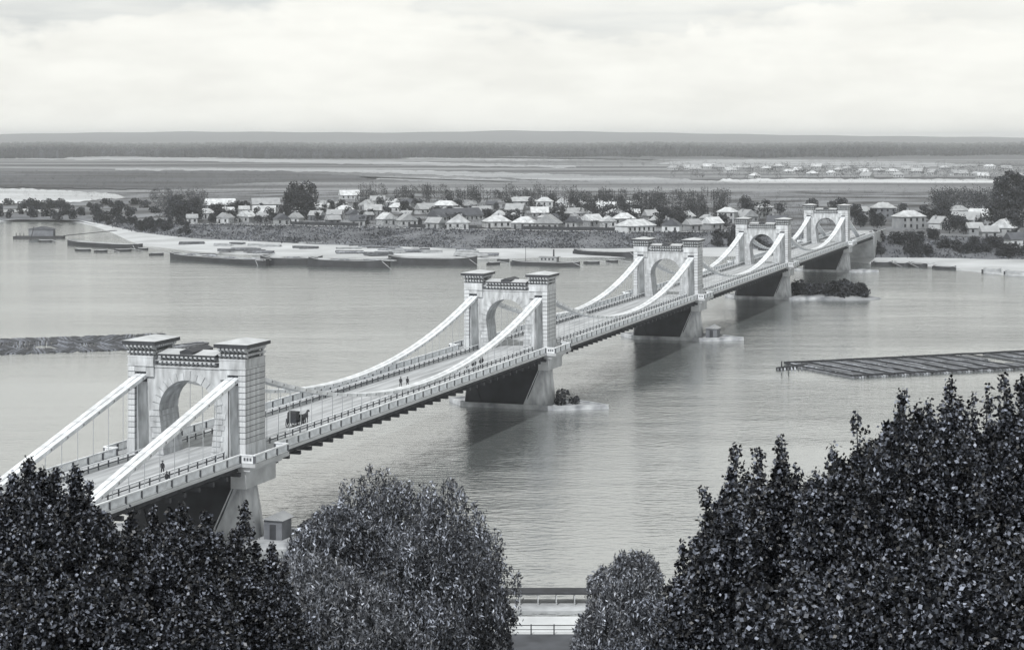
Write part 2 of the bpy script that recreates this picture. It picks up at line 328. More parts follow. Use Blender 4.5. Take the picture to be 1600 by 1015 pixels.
for k in range(8):
    z0 = 11.2 + k * 0.735; z1 = z0 + 0.64; ln = 1.55 if k % 2 else 1.2; m = MB()
    m.loft([[(jamb(z0), y, z0), (jamb(z0) + ln, y, z0), (jamb(z0) + ln, y, z1), (jamb(z1), y, z1)] for y in (-2.70, 2.70)]); me_quoin.append(m.mesh('quoin', M_STONE))
def arch_wall_mesh():
    m = MB(); arc = [(jamb(11), 10.4), (jamb(11), 11.0)] + [(AR * math.cos(math.pi * i / 24), AZ + AR * math.sin(math.pi * i / 24)) for i in range(25)] + [(-jamb(11), 11.0), (-jamb(11), 10.4)]
    top = 22.75; W = 6.02; n = len(arc)
    outer = [(W, 10.4), (W, 11.0)] + [None] * 25 + [(-W, 11.0), (-W, 10.4)]
    for i in range(25):
        c, s_ = math.cos(math.pi * i / 24), math.sin(math.pi * i / 24); k = min(W / max(abs(c), 1e-6), (top - AZ) / max(s_, 1e-6)); outer[i + 2] = (c * k, AZ + s_ * k)
    outer[2] = (W, AZ); outer[26] = (-W, AZ)
    vs = []
    for y in (-2.6, 2.6):
        vs += [(x * 1.006 if 1 < i < n - 2 else x + math.copysign(0.03, x), y, z) for i, (x, z) in enumerate(arc)]; vs += [(x, y, z) for x, z in outer]
    fs = []
    for i in range(n - 1):
        fs.append((i, i + 1, n + i + 1, n + i)); fs.append((2 * n + i, 3 * n + i, 3 * n + i + 1, 2 * n + i + 1)); fs.append((i, 2 * n + i, 2 * n + i + 1, i + 1))
    m.add(vs, fs); m.box(-6.0, 6.0, -2.58, 2.58, 22.3, 22.9); return m.mesh('arch_wall', M_STONE)
me_archwall = arch_wall_mesh()
# pier: battered sides, pointed ends
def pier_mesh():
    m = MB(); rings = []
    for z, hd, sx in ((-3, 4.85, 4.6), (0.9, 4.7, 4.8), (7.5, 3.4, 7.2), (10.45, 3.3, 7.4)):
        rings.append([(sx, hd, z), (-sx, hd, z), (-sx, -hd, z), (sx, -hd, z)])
    m.loft(rings); return m.mesh('pier', M_PIER_SHADE)
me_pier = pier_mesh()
def cutwater_mesh():
    m = MB(); rings = []
    for z, hd, nx, sx in ((-3, 5.05, 9.9, 4.2), (0.9, 4.9, 9.6, 4.4), (7.5, 3.6, 8.9, 7.0), (10.45, 3.5, 8.8, 7.2)):
        rings.append([(nx, 0.0, z), (nx - 1.3, hd * 0.75, z), (sx, hd, z), (sx, -hd, z), (nx - 1.3, -hd * 0.75, z)])
    m.loft(rings); return m.mesh('cutwater', mat('lit_pier_stone', 0.36, 0.85, 0.4, 0.6, 0.2, 3, stretch=(1.2, 1.2, 0.4), detail=8))  # sunlit pier end as a pale tone; slanting edge follows the deck's shadow line
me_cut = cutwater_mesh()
me_cut_shade = me_cut.copy(); me_cut_shade.materials.clear(); me_cut_shade.materials.append(M_PIER_SHADE)  # same cutwater for the left end, its shade painted in as a dark colour
def starling_mesh(x1, hd, z1):
    m = MB(); pl = [(x1, 0.0), (x1 - 9.5, hd), (-8, hd), (-13, 0), (-8, -hd), (x1 - 9.5, -hd)]
    m.loft([[(x * k, y * k, z) for x, y in pl] for z, k in ((-3, 1.04), (z1 - 0.35, 1.0))]); m.loft([[(x, y, z) for x, y in pl] for z in (z1 - 0.35, z1)])
    inner = [(x * 0.955 + 0.2, y * 0.90) for x, y in pl]
    for a in range(6):                                      # low coping wall round the platform
        b_ = (a + 1) % 6; m.loft([[(pl[a][0], pl[a][1], z), (pl[b_][0], pl[b_][1], z), (inner[b_][0], inner[b_][1], z), (inner[a][0], inner[a][1], z)] for z in (z1 - 0.02, z1 + 0.28)])
    return m.mesh('starling', mat('pale_pier_base', 0.32, 0.9, 0.5, 0.4, 0.2, 3))
me_star = starling_mesh(20.5, 5.9, 0.6)
me_bal = MB().box(-10.9, -9.6, -5.2, 5.2, 10.55, 11.15)
PANEL = 3.75
def panel_mesh(length, name='railing_panel'):
    m = MB(); n = max(3, int(length / 0.31))
    for i in range(1, n): x = -length / 2 + length * i / n; m.box(-0.045, 0.045, x - 0.05, x + 0.05, 0.16, 0.94)
    return m.mesh(name, M_WHITE)
me_panel = panel_mesh(PANEL); me_post = MB().box(-0.13, 0.13, -0.13, 0.13, 0, 1.02).mesh('post', M_GREYPOST)

def build_tower(label):
    T = thing('bridge_tower', label, 'bridge tower', (0, 0, 0), -TH, 'portal towers of the chain bridge')
    put('pier', me_pier, T); put('cutwater', me_cut, T); put('cutwater', me_cut_shade, T, (0, 0, 0), (0, 0, math.pi)); put('starling', me_star, T)
    for s in (1, -1):
        py = MB(); py.box(s * 7.74, s * 8.70, -2.94, 2.94, 10.4, 23.0); py.box(s * 5.95, s * 7.80, -2.35, 2.35, 10.4, 23.0)
        pylon = part('pylon', py, M_STONE_IN, T)
        put('plinth', me_plinth, pylon, (s * 8.22, 0, 10.9))
        for k in range(13): put('stone_course', me_course, pylon, (s * 8.225, 0, 13.25 + k * 0.752))
        ni = MB()
        for y in (-1, 1):
            ni.box(s * 6.03, s * 7.72, y * 2.35, y * 2.40, 11.1, 21.0)
        ni.box(s * 6.02, s * 7.73, -2.93, 2.93, 22.25, 23.0); ni.box(s * 4.9, s * 6.03, -2.88, 2.88, 21.6, 23.0)
        part('niche_face', ni, M_STONE, pylon)
        sd = MB(); sd.box(s * 6.06, s * 7.68, -2.9, 2.9, 20.9, 21.25); sd.box(s * 6.1, s * 7.64, -2.6, 2.6, 21.25, 21.6); part('saddle', sd, M_DARKIRON, pylon)
        # cap
        cp = MB(); cp.box(s * 4.86, s * 8.80, -3.06, 3.06, 23.0, 23.25); cp.box(s * 4.92, s * 8.72, -3.0, 3.0, 23.25, 24.15); cp.box(s * 4.86, s * 8.78, -3.05, 3.05, 24.15, 24.35); cp.box(s * 5.7, s * 7.92, -2.2, 2.2, 24.35, 25.9)
        cap = part('cap', cp, M_STONE, T)
        sb = MB(); sb.box(s * 4.36, s * 9.28, -3.56, 3.56, 25.87, 26.36); part('cornice_slab', sb, M_FASCIA, cap)
        rf = MB(); x0, x1 = sorted((s * 4.30, s * 9.34)); rf.add([(x0, -3.62, 26.37), (x1, -3.62, 26.37), (x1, 3.62, 26.37), (x0, 3.62, 26.37), ((x0 + x1) / 2, -1.2, 26.85), ((x0 + x1) / 2, 1.2, 26.85)],
               [(0, 1, 4), (1, 2, 5, 4), (2, 3, 5), (3, 0, 4, 5), (3, 2, 1, 0)]); part('cap_roof', rf, M_ROOFM, cap)
        xm = s * 6.81
        for i in range(7):
            x = xm + (i - 3) * 0.60
            for y, rz in ((-2.2, math.pi), (2.2, 0)):
                put('corbel', me_corb, cap, (x, y, 25.0), (0, 0, rz), (0.85, 1.45, 1.08)); put('corbel', me_corb, cap, (x, y, 24.36), (0, 0, rz), (0.85, 1.1, 0.78))
        for i in range(8):
            y = (i - 3.5) * 0.60
            for xx, rz in ((s * 7.92, -math.pi / 2 * s), (s * 5.7, math.pi / 2 * s)):
                put('corbel', me_corb, cap, (xx, y, 25.0), (0, 0, rz), (0.85, 1.45, 1.08)); put('corbel', me_corb, cap, (xx, y, 24.36), (0, 0, rz), (0.85, 1.1, 0.78))
        # balcony round the pylon
        ba = MB(); ba.box(s * 8.6, s * 11.25, -5.2, 5.2, 10.62, 11.16); ba.box(s * 7.3, s * 9.5, -4.4, 4.7, 7.6, 10.0); ba.box(s * 7.3, s * 10.3, -4.8, 4.9, 10.0, 10.62)
        bal = part('balcony', ba, M_PIER, T)
        rl = MB(); rl.box(s * 10.92, s * 11.22, -5.2, 5.2, 12.14, 12.32); rl.box(s * 10.98, s * 11.16, -5.16, 5.16, 11.2, 11.32)
        for y in (-5.2, 5.2):
            rl.box(s * 9.0, s * 10.92, y - 0.15, y + 0.15, 12.14, 12.32); rl.box(s * 9.3, s * 10.92, y - 0.05, y + 0.05, 11.17, 12.14)
        part('balcony_rail', rl, M_WHITE, bal)
        orn = MB()                                         # raised pattern on the solid front panel of the balcony
        for k in range(3):
            x = s * (9.75 + k * 0.42); orn.box(x - 0.13, x + 0.13, -5.33, -5.252, 11.52, 11.9); orn.box(x - 0.05, x + 0.05, -5.35, -5.331, 11.62, 11.8)
        part('panel_ornament', orn, M_GREYPOST, bal)
        for k in range(3):
            put('railing_panel', me_panel, bal, (s * 11.07, (k - 1) * 3.4, 11.16), (0, 0, 0), (1, 0.88, 1))
        for k in range(4): put('post', me_post, bal, (s * 11.07, -5.1 + k * 3.4, 11.14))
        for y in (-5.2, 5.2): put('post', me_post, bal, (s * 9.16, y, 11.14))
    aw = put('arch_wall', me_archwall, T)
    for m in me_vous: put('voussoir', m, aw)
    for m in me_quoin:
        put('quoin', m, aw); put('quoin', m, aw, sc=(-1, 1, 1))
    bm_ = MB(); bm_.box(-4.9, 4.9, -2.72, 2.72, 22.88, 23.1); bm_.box(-4.95, 4.95, -1.95, 1.95, 23.1, 24.45); bm_.box(-4.95, 4.95, -2.6, 2.6, 23.73, 23.82)
    beam = part('beam', bm_, M_STONE, T)
    sb = MB(); sb.box(-4.34, 4.34, -3.0, 3.0, 24.46, 24.72); part('cornice_slab', sb, M_FASCIA, beam)
    rf = MB(); rf.add([(-4.28, -3.05, 24.73), (4.28, -3.05, 24.73), (4.28, 3.05, 24.73), (-4.28, 3.05, 24.73), (-4.28, 0, 25.15), (4.28, 0, 25.15)], [(0, 1, 5, 4), (2, 3, 4, 5), (0, 4, 3), (1, 2, 5), (3, 2, 1, 0)])
    part('beam_roof', rf, M_ROOFM, beam)
    pe = MB(); pe.box(-0.95, 0.95, -2.95, 2.95, 24.68, 25.1); pe.add([(-1.1, -3.0, 25.1), (1.1, -3.0, 25.1), (1.1, 3.0, 25.1), (-1.1, 3.0, 25.1), (0, -3.0, 25.5), (0, 3.0, 25.5)], [(0, 1, 4), (2, 3, 5), (1, 2, 5, 4), (3, 0, 4, 5), (3, 2, 1, 0)])
    part('crest_block', pe, M_FASCIA, beam)
    for i in range(13):
        x = (i - 6) * 0.66
        for zz, sy in ((23.84, 0.8), (23.1, 0.62)):
            put('corbel', me_corb, beam, (x, -1.95, zz), (0, 0, math.pi), (0.95, sy + 0.42, 0.78)); put('corbel', me_corb, beam, (x, 1.95, zz), (0, 0, 0), (0.95, sy + 0.42, 0.78))
    return T
tower_labels = ['nearest and largest pale stone portal tower, beside the trees on the left',
                'second portal tower from the near bank, with its pier and pointed base fully in view',
                'third portal tower from the near bank, with a low hut on its pier base',
                'fourth portal tower from the near bank, beside the bushy islet',
                'farthest portal tower, standing at the sandy far shore']
T0 = build_tower(tower_labels[0]); towers = [T0]
for i in range(1, 5): towers.append(copy_tree(T0))
for i, T in enumerate(towers):
    T.location = B(i * SPAN, 0, 0); T['label'] = tower_labels[i]; T['group'] = 'portal towers of the chain bridge'

# ---- deck sections
def rail_run(D, u0, u1, s):
    n = max(1, round((u1 - u0) / PANEL)); st = (u1 - u0) / n
    m = MB(); v = s * 9.07
    m.box(v - 0.16, v + 0.16, u0, u1, Z_RAIL - 0.16, Z_RAIL); m.box(v - 0.09, v + 0.09, u0, u1, Z_DECK + 0.08, Z_DECK + 0.2)
    r = part('railing', m, M_WHITE, D)
    for k in range(n): put('railing_panel', me_panel, r, (v, u0 + (k + 0.5) * st, Z_DECK + 0.06), (0, 0, 0), (1, st / PANEL, 1))
    for k in range(n + 1): put('post', me_post, r, (v, min(u1 - 0.14, max(u0 + 0.14, u0 + k * st)), Z_DECK + 0.05))
me_ppost = MB().box(-0.07, 0.07, -0.08, 0.08, 0, 0.95).mesh('post', M_GREYPOST)
me_xbeam = MB().box(-9.35, 9.35, -0.24, 0.24, -0.55, 0).mesh('cross_beam', M_TIMBER)
def parapet_run(D, u0, u1, s):
    n = max(1, round((u1 - u0) / 2.5)); st = (u1 - u0) / n; v = s * 5.75; m = MB()
    m.box(v - 0.14, v + 0.14, u0, u1, Z_DECK + 0.95, Z_DECK + 1.08)
    r = part('parapet', m, M_WHITE, D); m2 = MB(); m2.box(v - 0.05, v + 0.05, u0, u1, Z_DECK + 0.45, Z_DECK + 0.58); part('lower_rail', m2, M_GREYPOST, r)
    for k in range(n + 1): put('post', me_ppost, r, (v, min(u1 - 0.11, max(u0 + 0.11, u0 + k * st)), Z_DECK))
def build_deck(label, ua, ub, ta, tb):                     # ta / tb: whether a tower stands at that end
    D = thing('bridge_deck', label, 'bridge deck', C0 + U * ua, -TH, 'deck sections of the chain bridge'); Ln = ub - ua
    a = 0.0 + (0.02 if ta else 0); b_ = Ln - (0.02 if tb else 0)
    m = MB(); m.box(-5.6, 5.6, a, b_, Z_DECK - 0.5, Z_DECK); part('roadway', m, M_ROAD, D)
    for s in (1, -1):
        m = MB(); m.box(s * 5.62, s * 9.2, a, b_, Z_DECK - 0.42, Z_DECK + 0.06); part('footway', m, M_FOOT, D)
        m = MB(); m.box(s * 9.21, s * 9.36, a, b_, Z_DECK - 0.36, Z_DECK + 0.0); part('fascia', m, M_FOOT, D)
        rail_run(D, a + (5.3 if ta else 0), b_ - (5.3 if tb else 0), s); parapet_run(D, a + (3.2 if ta else 0), b_ - (3.2 if tb else 0), s)
    m = MB()
    for v in (-8.4, -6.8, -3, 0, 3, 6.8, 8.4): m.box(v - 0.15, v + 0.15, a, b_, Z_DECK - 1.15, Z_DECK - 0.43)
    part('girder', m, M_TIMBER, D)
    n = round(Ln / 3.725)
    for k in range(n):
        y = (k + 0.5) * Ln / n
        if (ta and y < 5.4) or (tb and y > Ln - 5.4): continue
        put('cross_beam', me_xbeam, D, (0, y, Z_DECK - 1.10))
    return D
build_deck('deck of the short bridge span running from the nearest tower towards the left edge', -HALF, 0, False, True)
span_names = ['between the nearest and the second tower', 'between the second and the third tower', 'between the third and the fourth tower', 'between the fourth and the farthest tower']
for i in range(4): build_deck('railed deck of the bridge span ' + span_names[i], i * SPAN, (i + 1) * SPAN, True, True)
build_deck('deck of the short last bridge span reaching the far bank', 4 * SPAN, 4 * SPAN + HALF, True, False)

# ---- chains
ZT = 22.2; ZM = 12.65; SIDE = 41.5
NL = 36; LSTEP = SPAN / NL
def chain_z(u):                                            # u measured from a tower, 0..SPAN/2
    k = abs(u) / (SPAN / 2); return ZM + (ZT - ZM) * (1 - k) ** 2
me_link = MB()
for s in (-1, 1):
    me_link.box(s * 0.07, s * 0.84, 0.004, 0.996, -0.26, 0.26)
me_link.box(-0.08, 0.08, 0.03, 0.97, -0.16, 0.16)
me_link = me_link.mesh('link', M_LINK)
me_pin = MB().tube((-0.90, 0, 0), (0.90, 0, 0), 0.17, n=8).mesh('pin', mat('grey_pin', 0.25, 0.6, 0.2, 1.0))
me_hang = MB(); me_hang.box(-0.036, 0.036, -0.036, 0.036, 0, 1); me_hang = me_hang.mesh('hanger', M_WHITE)
def build_chain(label, ua, ub, s):
    C = thing('suspension_chain', label, 'chain', C0 + U * ua + R * (s * V_CH), -TH, 'suspension chains of the bridge')
    Ln = ub - ua; n = round(Ln / LSTEP); st = Ln / n
    def zz(y):
        u = ua + y; f_ = u % SPAN if 0 <= u <= 4 * SPAN else (abs(u) if u < 0 else u - 4 * SPAN)
        return chain_z(min(f_, SPAN - f_)) if 0 <= u <= 4 * SPAN else max(11.5, 22.4 - 0.265 * f_)
    for k in range(n):
        y0 = k * st; y1 = y0 + st; z0 = zz(y0); z1 = zz(y1); a = math.atan2(z1 - z0, st)
        put('link', me_link, C, (0, y0, z0), (a, 0, 0), (1, math.hypot(st, z1 - z0), 1))
        if k:
            put('pin', me_pin, C, (0, y0, z0))
            if z0 - Z_DECK > 0.5 and not any(abs(ua + y0 - i * SPAN) < 3.2 for i in range(5)): put('hanger', me_hang, C, (0, y0, Z_DECK + 0.05), (0, 0, 0), (1, 1, z0 - Z_DECK - 0.2))
    return C
for s, nm in ((1, 'right-hand'), (-1, 'left-hand')):
    build_chain(f'{nm} chain of links sloping down from the nearest tower to the left', -SIDE, 0, s)
    for i in range(4): build_chain(f'{nm} sagging white chain with hangers {span_names[i]}', i * SPAN, (i + 1) * SPAN, s)
    build_chain(f'{nm} short chain behind the farthest tower', 4 * SPAN, 4 * SPAN + SIDE, s)

# ---- abutments at both ends
def abutment(label, u0, u1, z0):
    T = thing('abutment', label, 'abutment', C0, -TH)
    m = MB(); m.box(-9.6, 9.6, u0, u1, z0, Z_DECK - 0.56); part('wall', m, M_PIER, T)
    m = MB(); m.box(-9.6, 9.6, u0 + 0.05, u1, Z_DECK - 0.55, Z_DECK - 0.02); part('road', m, M_ROAD, T)
    for s in (1, -1):
        m = MB(); m.box(s * 9.0, s * 9.5, u0 + 0.3, u1, Z_DECK - 0.03, Z_DECK + 1.0); m.box(s * 8.9, s * 9.6, u0 + 0.3, u0 + 1.5, Z_DECK - 0.03, Z_DECK + 1.6); part('parapet', m, M_PIER, T)
abutment('masonry abutment where the bridge meets the near bank at left', -HALF - 25, -HALF, -2)
abutment('masonry abutment where the bridge meets the far bank', 4 * SPAN + HALF, 4 * SPAN + HALF + 40, 0)

# ================================================================== TREES IN FRONT
def ground_z(d): return float(np.interp(d, [p[0] for p in prof], [p[1] for p in prof]))
def limb(mb, a, b_, r0, r1, bend=0.15, n=5):
    a = Vector(a); b_ = Vector(b_); prev = a; off = Vector((random.uniform(-1, 1), random.uniform(-1, 1), 0)) * bend * (b_ - a).length
    for k in range(1, n + 1):
        t = k / n; p = a.lerp(b_, t) + off * math.sin(t * math.pi); mb.tube(prev, p, r0 + (r1 - r0) * (k - 1) / n, r0 + (r1 - r0) * t, 6); prev = p
def plume_leaves(base, top, rad, n, size):
    """leaves on one upright shoot, widest a third of the way up, gathered on short side twigs"""
    nt_ = max(6, n // 11); t = RNG.beta(1.15, 1.2, nt_); prof_ = np.minimum(1, (1 - t) * 1.7) ** 0.75 * np.minimum(1, 0.45 + t * 2.2)
    a = RNG.uniform(0, 2 * np.pi, nt_); r = rad * prof_ * RNG.uniform(0.65, 1.15, nt_) * (1 + 0.25 * np.sin(3 * a + 9 * t))
    k = RNG.integers(0, nt_, n); q = np.sqrt(RNG.uniform(0.08, 1, n)); tt = t[k] + RNG.normal(0, 0.012, n) + q * 0.05 * (1 - t[k])
    c = np.outer(1 - tt, base) + np.outer(tt, top); rr = r[k] * q
    c[:, 0] += rr * np.cos(a[k]); c[:, 1] += rr * np.sin(a[k]); c += RNG.normal(0, 0.055, (n, 3))
    return leaf_quads(c, size, size * 0.74)
def poplar(label, tops, depth, fill, x_rng, sil, size=0.094, m=M_LEAF_D, dens=1.0, rad=(0.30, 0.52), bark=M_BARK, dspread=2.2, name='poplar_tree', cat='poplar', below=1060):
    """tops: (px,py) tips that stand out; fill: number of further shoots below the outline sil [(px,py)...]"""
    sh = [(px, py, depth + random.uniform(-0.4, 0.4), random.uniform(*rad) * 0.72) for px, py in tops]
    sx = [p[0] for p in sil]; sy = [p[1] for p in sil]
    for k in range(fill):
        px = random.uniform(*x_rng); py = float(np.interp(px, sx, sy)) + 25 + abs(random.gauss(0, 1)) * 130
        if py > below: py = random.uniform(float(np.interp(px, sx, sy)) + 20, below)
        sh.append((px, py, depth + random.uniform(-dspread, dspread), random.uniform(*rad) * 1.15))
    cx = sum(x_rng) / 2; gx = (cx - PX0) / F * depth; gz = ground_z(depth)
    T = thing(name, label, cat, (gx, depth, gz - 0.3)); o = Vector((gx, depth, gz - 0.3))
    tr = MB(); hmid = P(cx, 1060, depth).z - o.z
    limb(tr, (0, 0, 0), (0, 0, hmid), 0.32, 0.18, 0.03)
    lv = []
    for px, py, d, r in sh:
        top = P(px, py, d) - o; L_ = random.uniform(2.3, 4.0); base = top + Vector((random.uniform(-.25, .25), random.uniform(-.2, .2), -L_))
        lv.append(plume_leaves(np.array(base), np.array(top), r, int(1500 * dens * L_ / 2.4 * (r / 0.5) ** 1.3), size))
        tr.tube(base, base.lerp(top, 0.92), 0.035, 0.01, 5); tr.tube(Vector((0, 0, min(base.z - 0.2, hmid) - random.uniform(0.2, 1.5))), base, 0.07, 0.035, 5)
    part('trunk', tr, bark, T)
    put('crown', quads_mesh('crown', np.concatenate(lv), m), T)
    return T
SILR = [(1020, 1010), (1040, 900), (1085, 835), (1098, 762), (1112, 775), (1145, 700), (1165, 735), (1185, 705), (1220, 685), (1262, 730), (1300, 695), (1335, 655), (1372, 660), (1408, 612), (1445, 615), (1485, 592), (1520, 640), (1568, 580), (1640, 560)]
grp = 'poplars filling the lower right corner'
for lab, tops, dep, fill, xr in [
    ('tall dark poplar at the right edge, highest crown of the foreground', [(1568, 578), (1545, 600), (1595, 590), (1625, 560), (1521, 618)], 43, 95, (1490, 1650)),
    ('dark poplar with two pointed tips just left of the highest one', [(1485, 590), (1410, 612), (1450, 628), (1432, 640), (1500, 625)], 41, 95, (1370, 1530)),
    ('dark poplar with a slender tip, in the middle of the poplar group', [(1338, 650), (1355, 672), (1302, 698), (1385, 660), (1275, 735)], 39, 90, (1250, 1410)),
    ('dark poplar with three blunt tips, left part of the poplar group', [(1220, 685), (1185, 702), (1148, 692), (1245, 725), (1165, 740)], 41, 90, (1120, 1290)),
    ('lower dark poplar at the left end of the poplar group', [(1100, 758), (1085, 835), (1118, 790), (1066, 850), (1045, 905)], 38, 80, (1045, 1180)),
    ('dark leafy poplar crown at the bottom right, in front of the taller ones', [(1250, 880), (1330, 850), (1420, 830), (1500, 840), (1580, 820)], 33, 95, (1150, 1640))]:
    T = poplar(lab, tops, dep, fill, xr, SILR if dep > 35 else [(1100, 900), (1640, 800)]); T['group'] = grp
SILL = [(-60, 730), (0, 738), (45, 712), (80, 735), (120, 735), (150, 760), (185, 800), (240, 795), (290, 790), (330, 800), (360, 845), (420, 880), (470, 900)]
grp = 'broadleaf trees in the lower left corner'
for lab, tops, dep, fill, xr, bark in [
    ('dark leafy tree in the lower left corner, covering the chain ends', [(45, 714), (20, 738), (88, 730), (118, 728), (-10, 735), (140, 755), (65, 735)], 56, 120, (-40, 175), M_BARK),
    ('dark leafy tree under the near bridge deck, between corner tree and pier', [(240, 792), (285, 788), (205, 800), (320, 800), (265, 800)], 60, 115, (150, 350), M_BARK),
    ('thin pale-stemmed tree in front of the nearest pier', [(383, 785), (345, 835), (425, 850), (365, 830), (445, 880), (400, 850)], 63, 85, (310, 460), M_BIRCH),
    ('dark leafy tree crown at the bottom left, lowest of that group', [(60, 870), (140, 880), (220, 890), (300, 900), (10, 860)], 47, 90, (-20, 360), M_BARK)]:
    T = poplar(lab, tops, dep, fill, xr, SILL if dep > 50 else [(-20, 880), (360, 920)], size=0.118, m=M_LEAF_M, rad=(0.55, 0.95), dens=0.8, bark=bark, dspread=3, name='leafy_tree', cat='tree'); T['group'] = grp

def willow(label, cx, top, half_w, depth, n_str, sil_pow=2.0, m=M_WILLOW, bottom=1060, seed=0):
    """a rounded crown of drooping sprays"""
    o = Vector(((cx - PX0) / F * depth, depth, ground_z(depth) - 0.3)); rnd = np.random.default_rng(seed + 3)
    T = thing('willow_tree', label, 'willow', o); topz = P(cx, top, depth).z - o.z; hw = half_w / F * depth
    H = topz - max(0, P(cx, bottom, depth).z - o.z) + 1.0
    tr = MB(); limb(tr, (0, 0, 0), (0, 0, topz * 0.45), 0.55, 0.35, 0.04); cs = []
    nb = 34; lumps = []
    for k in range(nb):                                     # boughs ending in domed lumps of foliage
        a = rnd.uniform(0, 2 * np.pi); rr = hw * math.sqrt(rnd.uniform(0.02, 0.85)); zz = topz - 0.5 - H * 0.55 * (rr / hw) ** sil_pow - rnd.uniform(0, H * 0.22)
        p = Vector((rr * math.cos(a), rr * math.sin(a) * 0.8, zz)); limb(tr, (0, 0, topz * 0.42), p - Vector((0, 0, 0.6)), 0.22, 0.05, 0.12); lumps.append((p, hw * rnd.uniform(0.15, 0.34)))
    lumps.append((Vector((0, 0, topz - hw * 0.3)), hw * 0.33))
    for p, lr in lumps:
        ns = int(n_str * (lr / (hw * 0.35)) ** 2)
        for j in range(ns):
            dv = rnd.normal(size=3); dv[2] = abs(dv[2]) * 0.9 + 0.05; dv /= np.linalg.norm(dv); st = np.array(p) + dv * lr * rnd.uniform(0.75, 1.0)
            ln = hw * rnd.uniform(0.12, 0.75); k = 26; t = np.sort(rnd.uniform(0, 1, k)); outv = np.array([dv[0], dv[1], 0]) * 0.35 * lr
            c = st + np.outer(np.sqrt(t), outv) * 0.5 + np.outer(-t ** 1.3 * ln, [0, 0, 1]); c += rnd.normal(0, 0.09, c.shape); cs.append(c)
    c = np.concatenate(cs); part('trunk', tr, M_BARK, T)
    put('crown', quads_mesh('crown', leaf_quads(c, 0.30, 0.105, droop=0.45), m), T); T['group'] = 'willows along the near bank'
    return T
PALE_W = mat('pale_willow_leaves', 0.075, 0.5, 0.5, 0.45, island=5.0)
MID_W = mat('mid_willow_leaves', 0.050, 0.5, 0.6, 0.45, island=9.0, spec=0.35)
willow('broad drooping willow at the bottom centre-left, in front of the river', 622, 746, 165, 128, 105, sil_pow=3.0, m=MID_W, seed=1)
willow('rounded willow adjoining the broad one on its left', 520, 785, 120, 124, 110, m=MID_W, seed=8)
willow('willow crown filling the right shoulder of the broad willow', 678, 800, 82, 130, 90, m=M_WILLOW, seed=12)
willow('drooping willow at the right end of the willow group', 738, 836, 56, 132, 60, m=MID_W, seed=2)
willow('paler low willow below and left of the broad willow', 500, 865, 150, 108, 110, m=PALE_W, seed=3)
willow('willow at the bottom edge below the broad drooping willow', 600, 895, 120, 112, 110, seed=4)
willow('dark low willow in the bottom left, beside the corner trees', 395, 905, 120, 100, 110, seed=7)
willow('small pale willow standing left of the poplar group', 985, 860, 82, 130, 80, m=PALE_W, seed=15)
willow('low willow at the bottom edge beside the dark poplars', 1025, 935, 75, 110, 100, seed=6)

# ================================================================== ON THE QUAY
def fence(label, x0, x1, d, z):
    T = thing('quay_railing', label, 'railing', (x0, d, z)); n = round((x1 - x0) / 2.4); st = (x1 - x0) / n
    for zz, r in ((0.95, 0.055), (0.5, 0.04)): part('rail', MB().tube((0, 0, zz), (x1 - x0, 0, zz), r), M_DARKIRON, T)
    me = MB().tube((0, 0, 0), (0, 0, 1.05), 0.07, n=6).mesh('post', M_DARKIRON)
    for k in range(n + 1): put('post', me, T, (k * st, 0, 0))
fence('thin dark railing along the edge of the quay', -22, 26, 201, 1.72)
pd = thing('floating_pier', 'dark roofed landing stage moored at the quay between the willows', 'landing stage', (4.0, 219.5, 0))
m = MB(); m.box(-6, 6, -1.6, 1.6, -0.4, 0.55, -0.1); part('pontoon', m, M_PALEBOARD, pd)
m = MB(); m.box(-5.6, 5.6, -1.3, 1.3, 1.75, 1.95); part('roof', m, M_TIMBER, pd)
for k in range(6):
    for y in (-1.13, 1.13): part('post', MB().box(-5.2 + k * 2.08 - 0.06, -5.2 + k * 2.08 + 0.06, y - 0.06, y + 0.06, 0.55, 1.75), M_PALEBOARD, pd)

# ================================================================== ON THE PIER BASES
def hut(label, u, v, z, wx, wy, h, tower, roofm=1, wallm=2):
    T = thing('hut', label, 'hut', B(u, v, z), -TH)
    m = MB(); m.box(-wx / 2, wx / 2, -wy / 2, wy / 2, 0, h); part('wall', m, M_WALLS[wallm], T)
    m = MB(); m.loft([[(-wx / 2 - .3, y, h), (wx / 2 + .3, y, h), (0, y, h + wx * 0.28)] for y in (-wy / 2 - .3, wy / 2 + .3)]); part('roof', m, M_ROOFS[roofm], T)
    m = MB(); m.box(-0.45, 0.45, -wy / 2 - 0.04, -wy / 2 + 0.02, 0.05, min(2.0, h - 0.2)); part('door', m, M_TIMBER, T); return T
hut('small dark hut on the base of the nearest pier', 0, 12.0, 0.59, 2.6, 3.0, 2.6, 0)
hut('low dark hut on the base of the third pier', SPAN * 2, 12.2, 0.59, 3.0, 4.0, 2.4, 2)
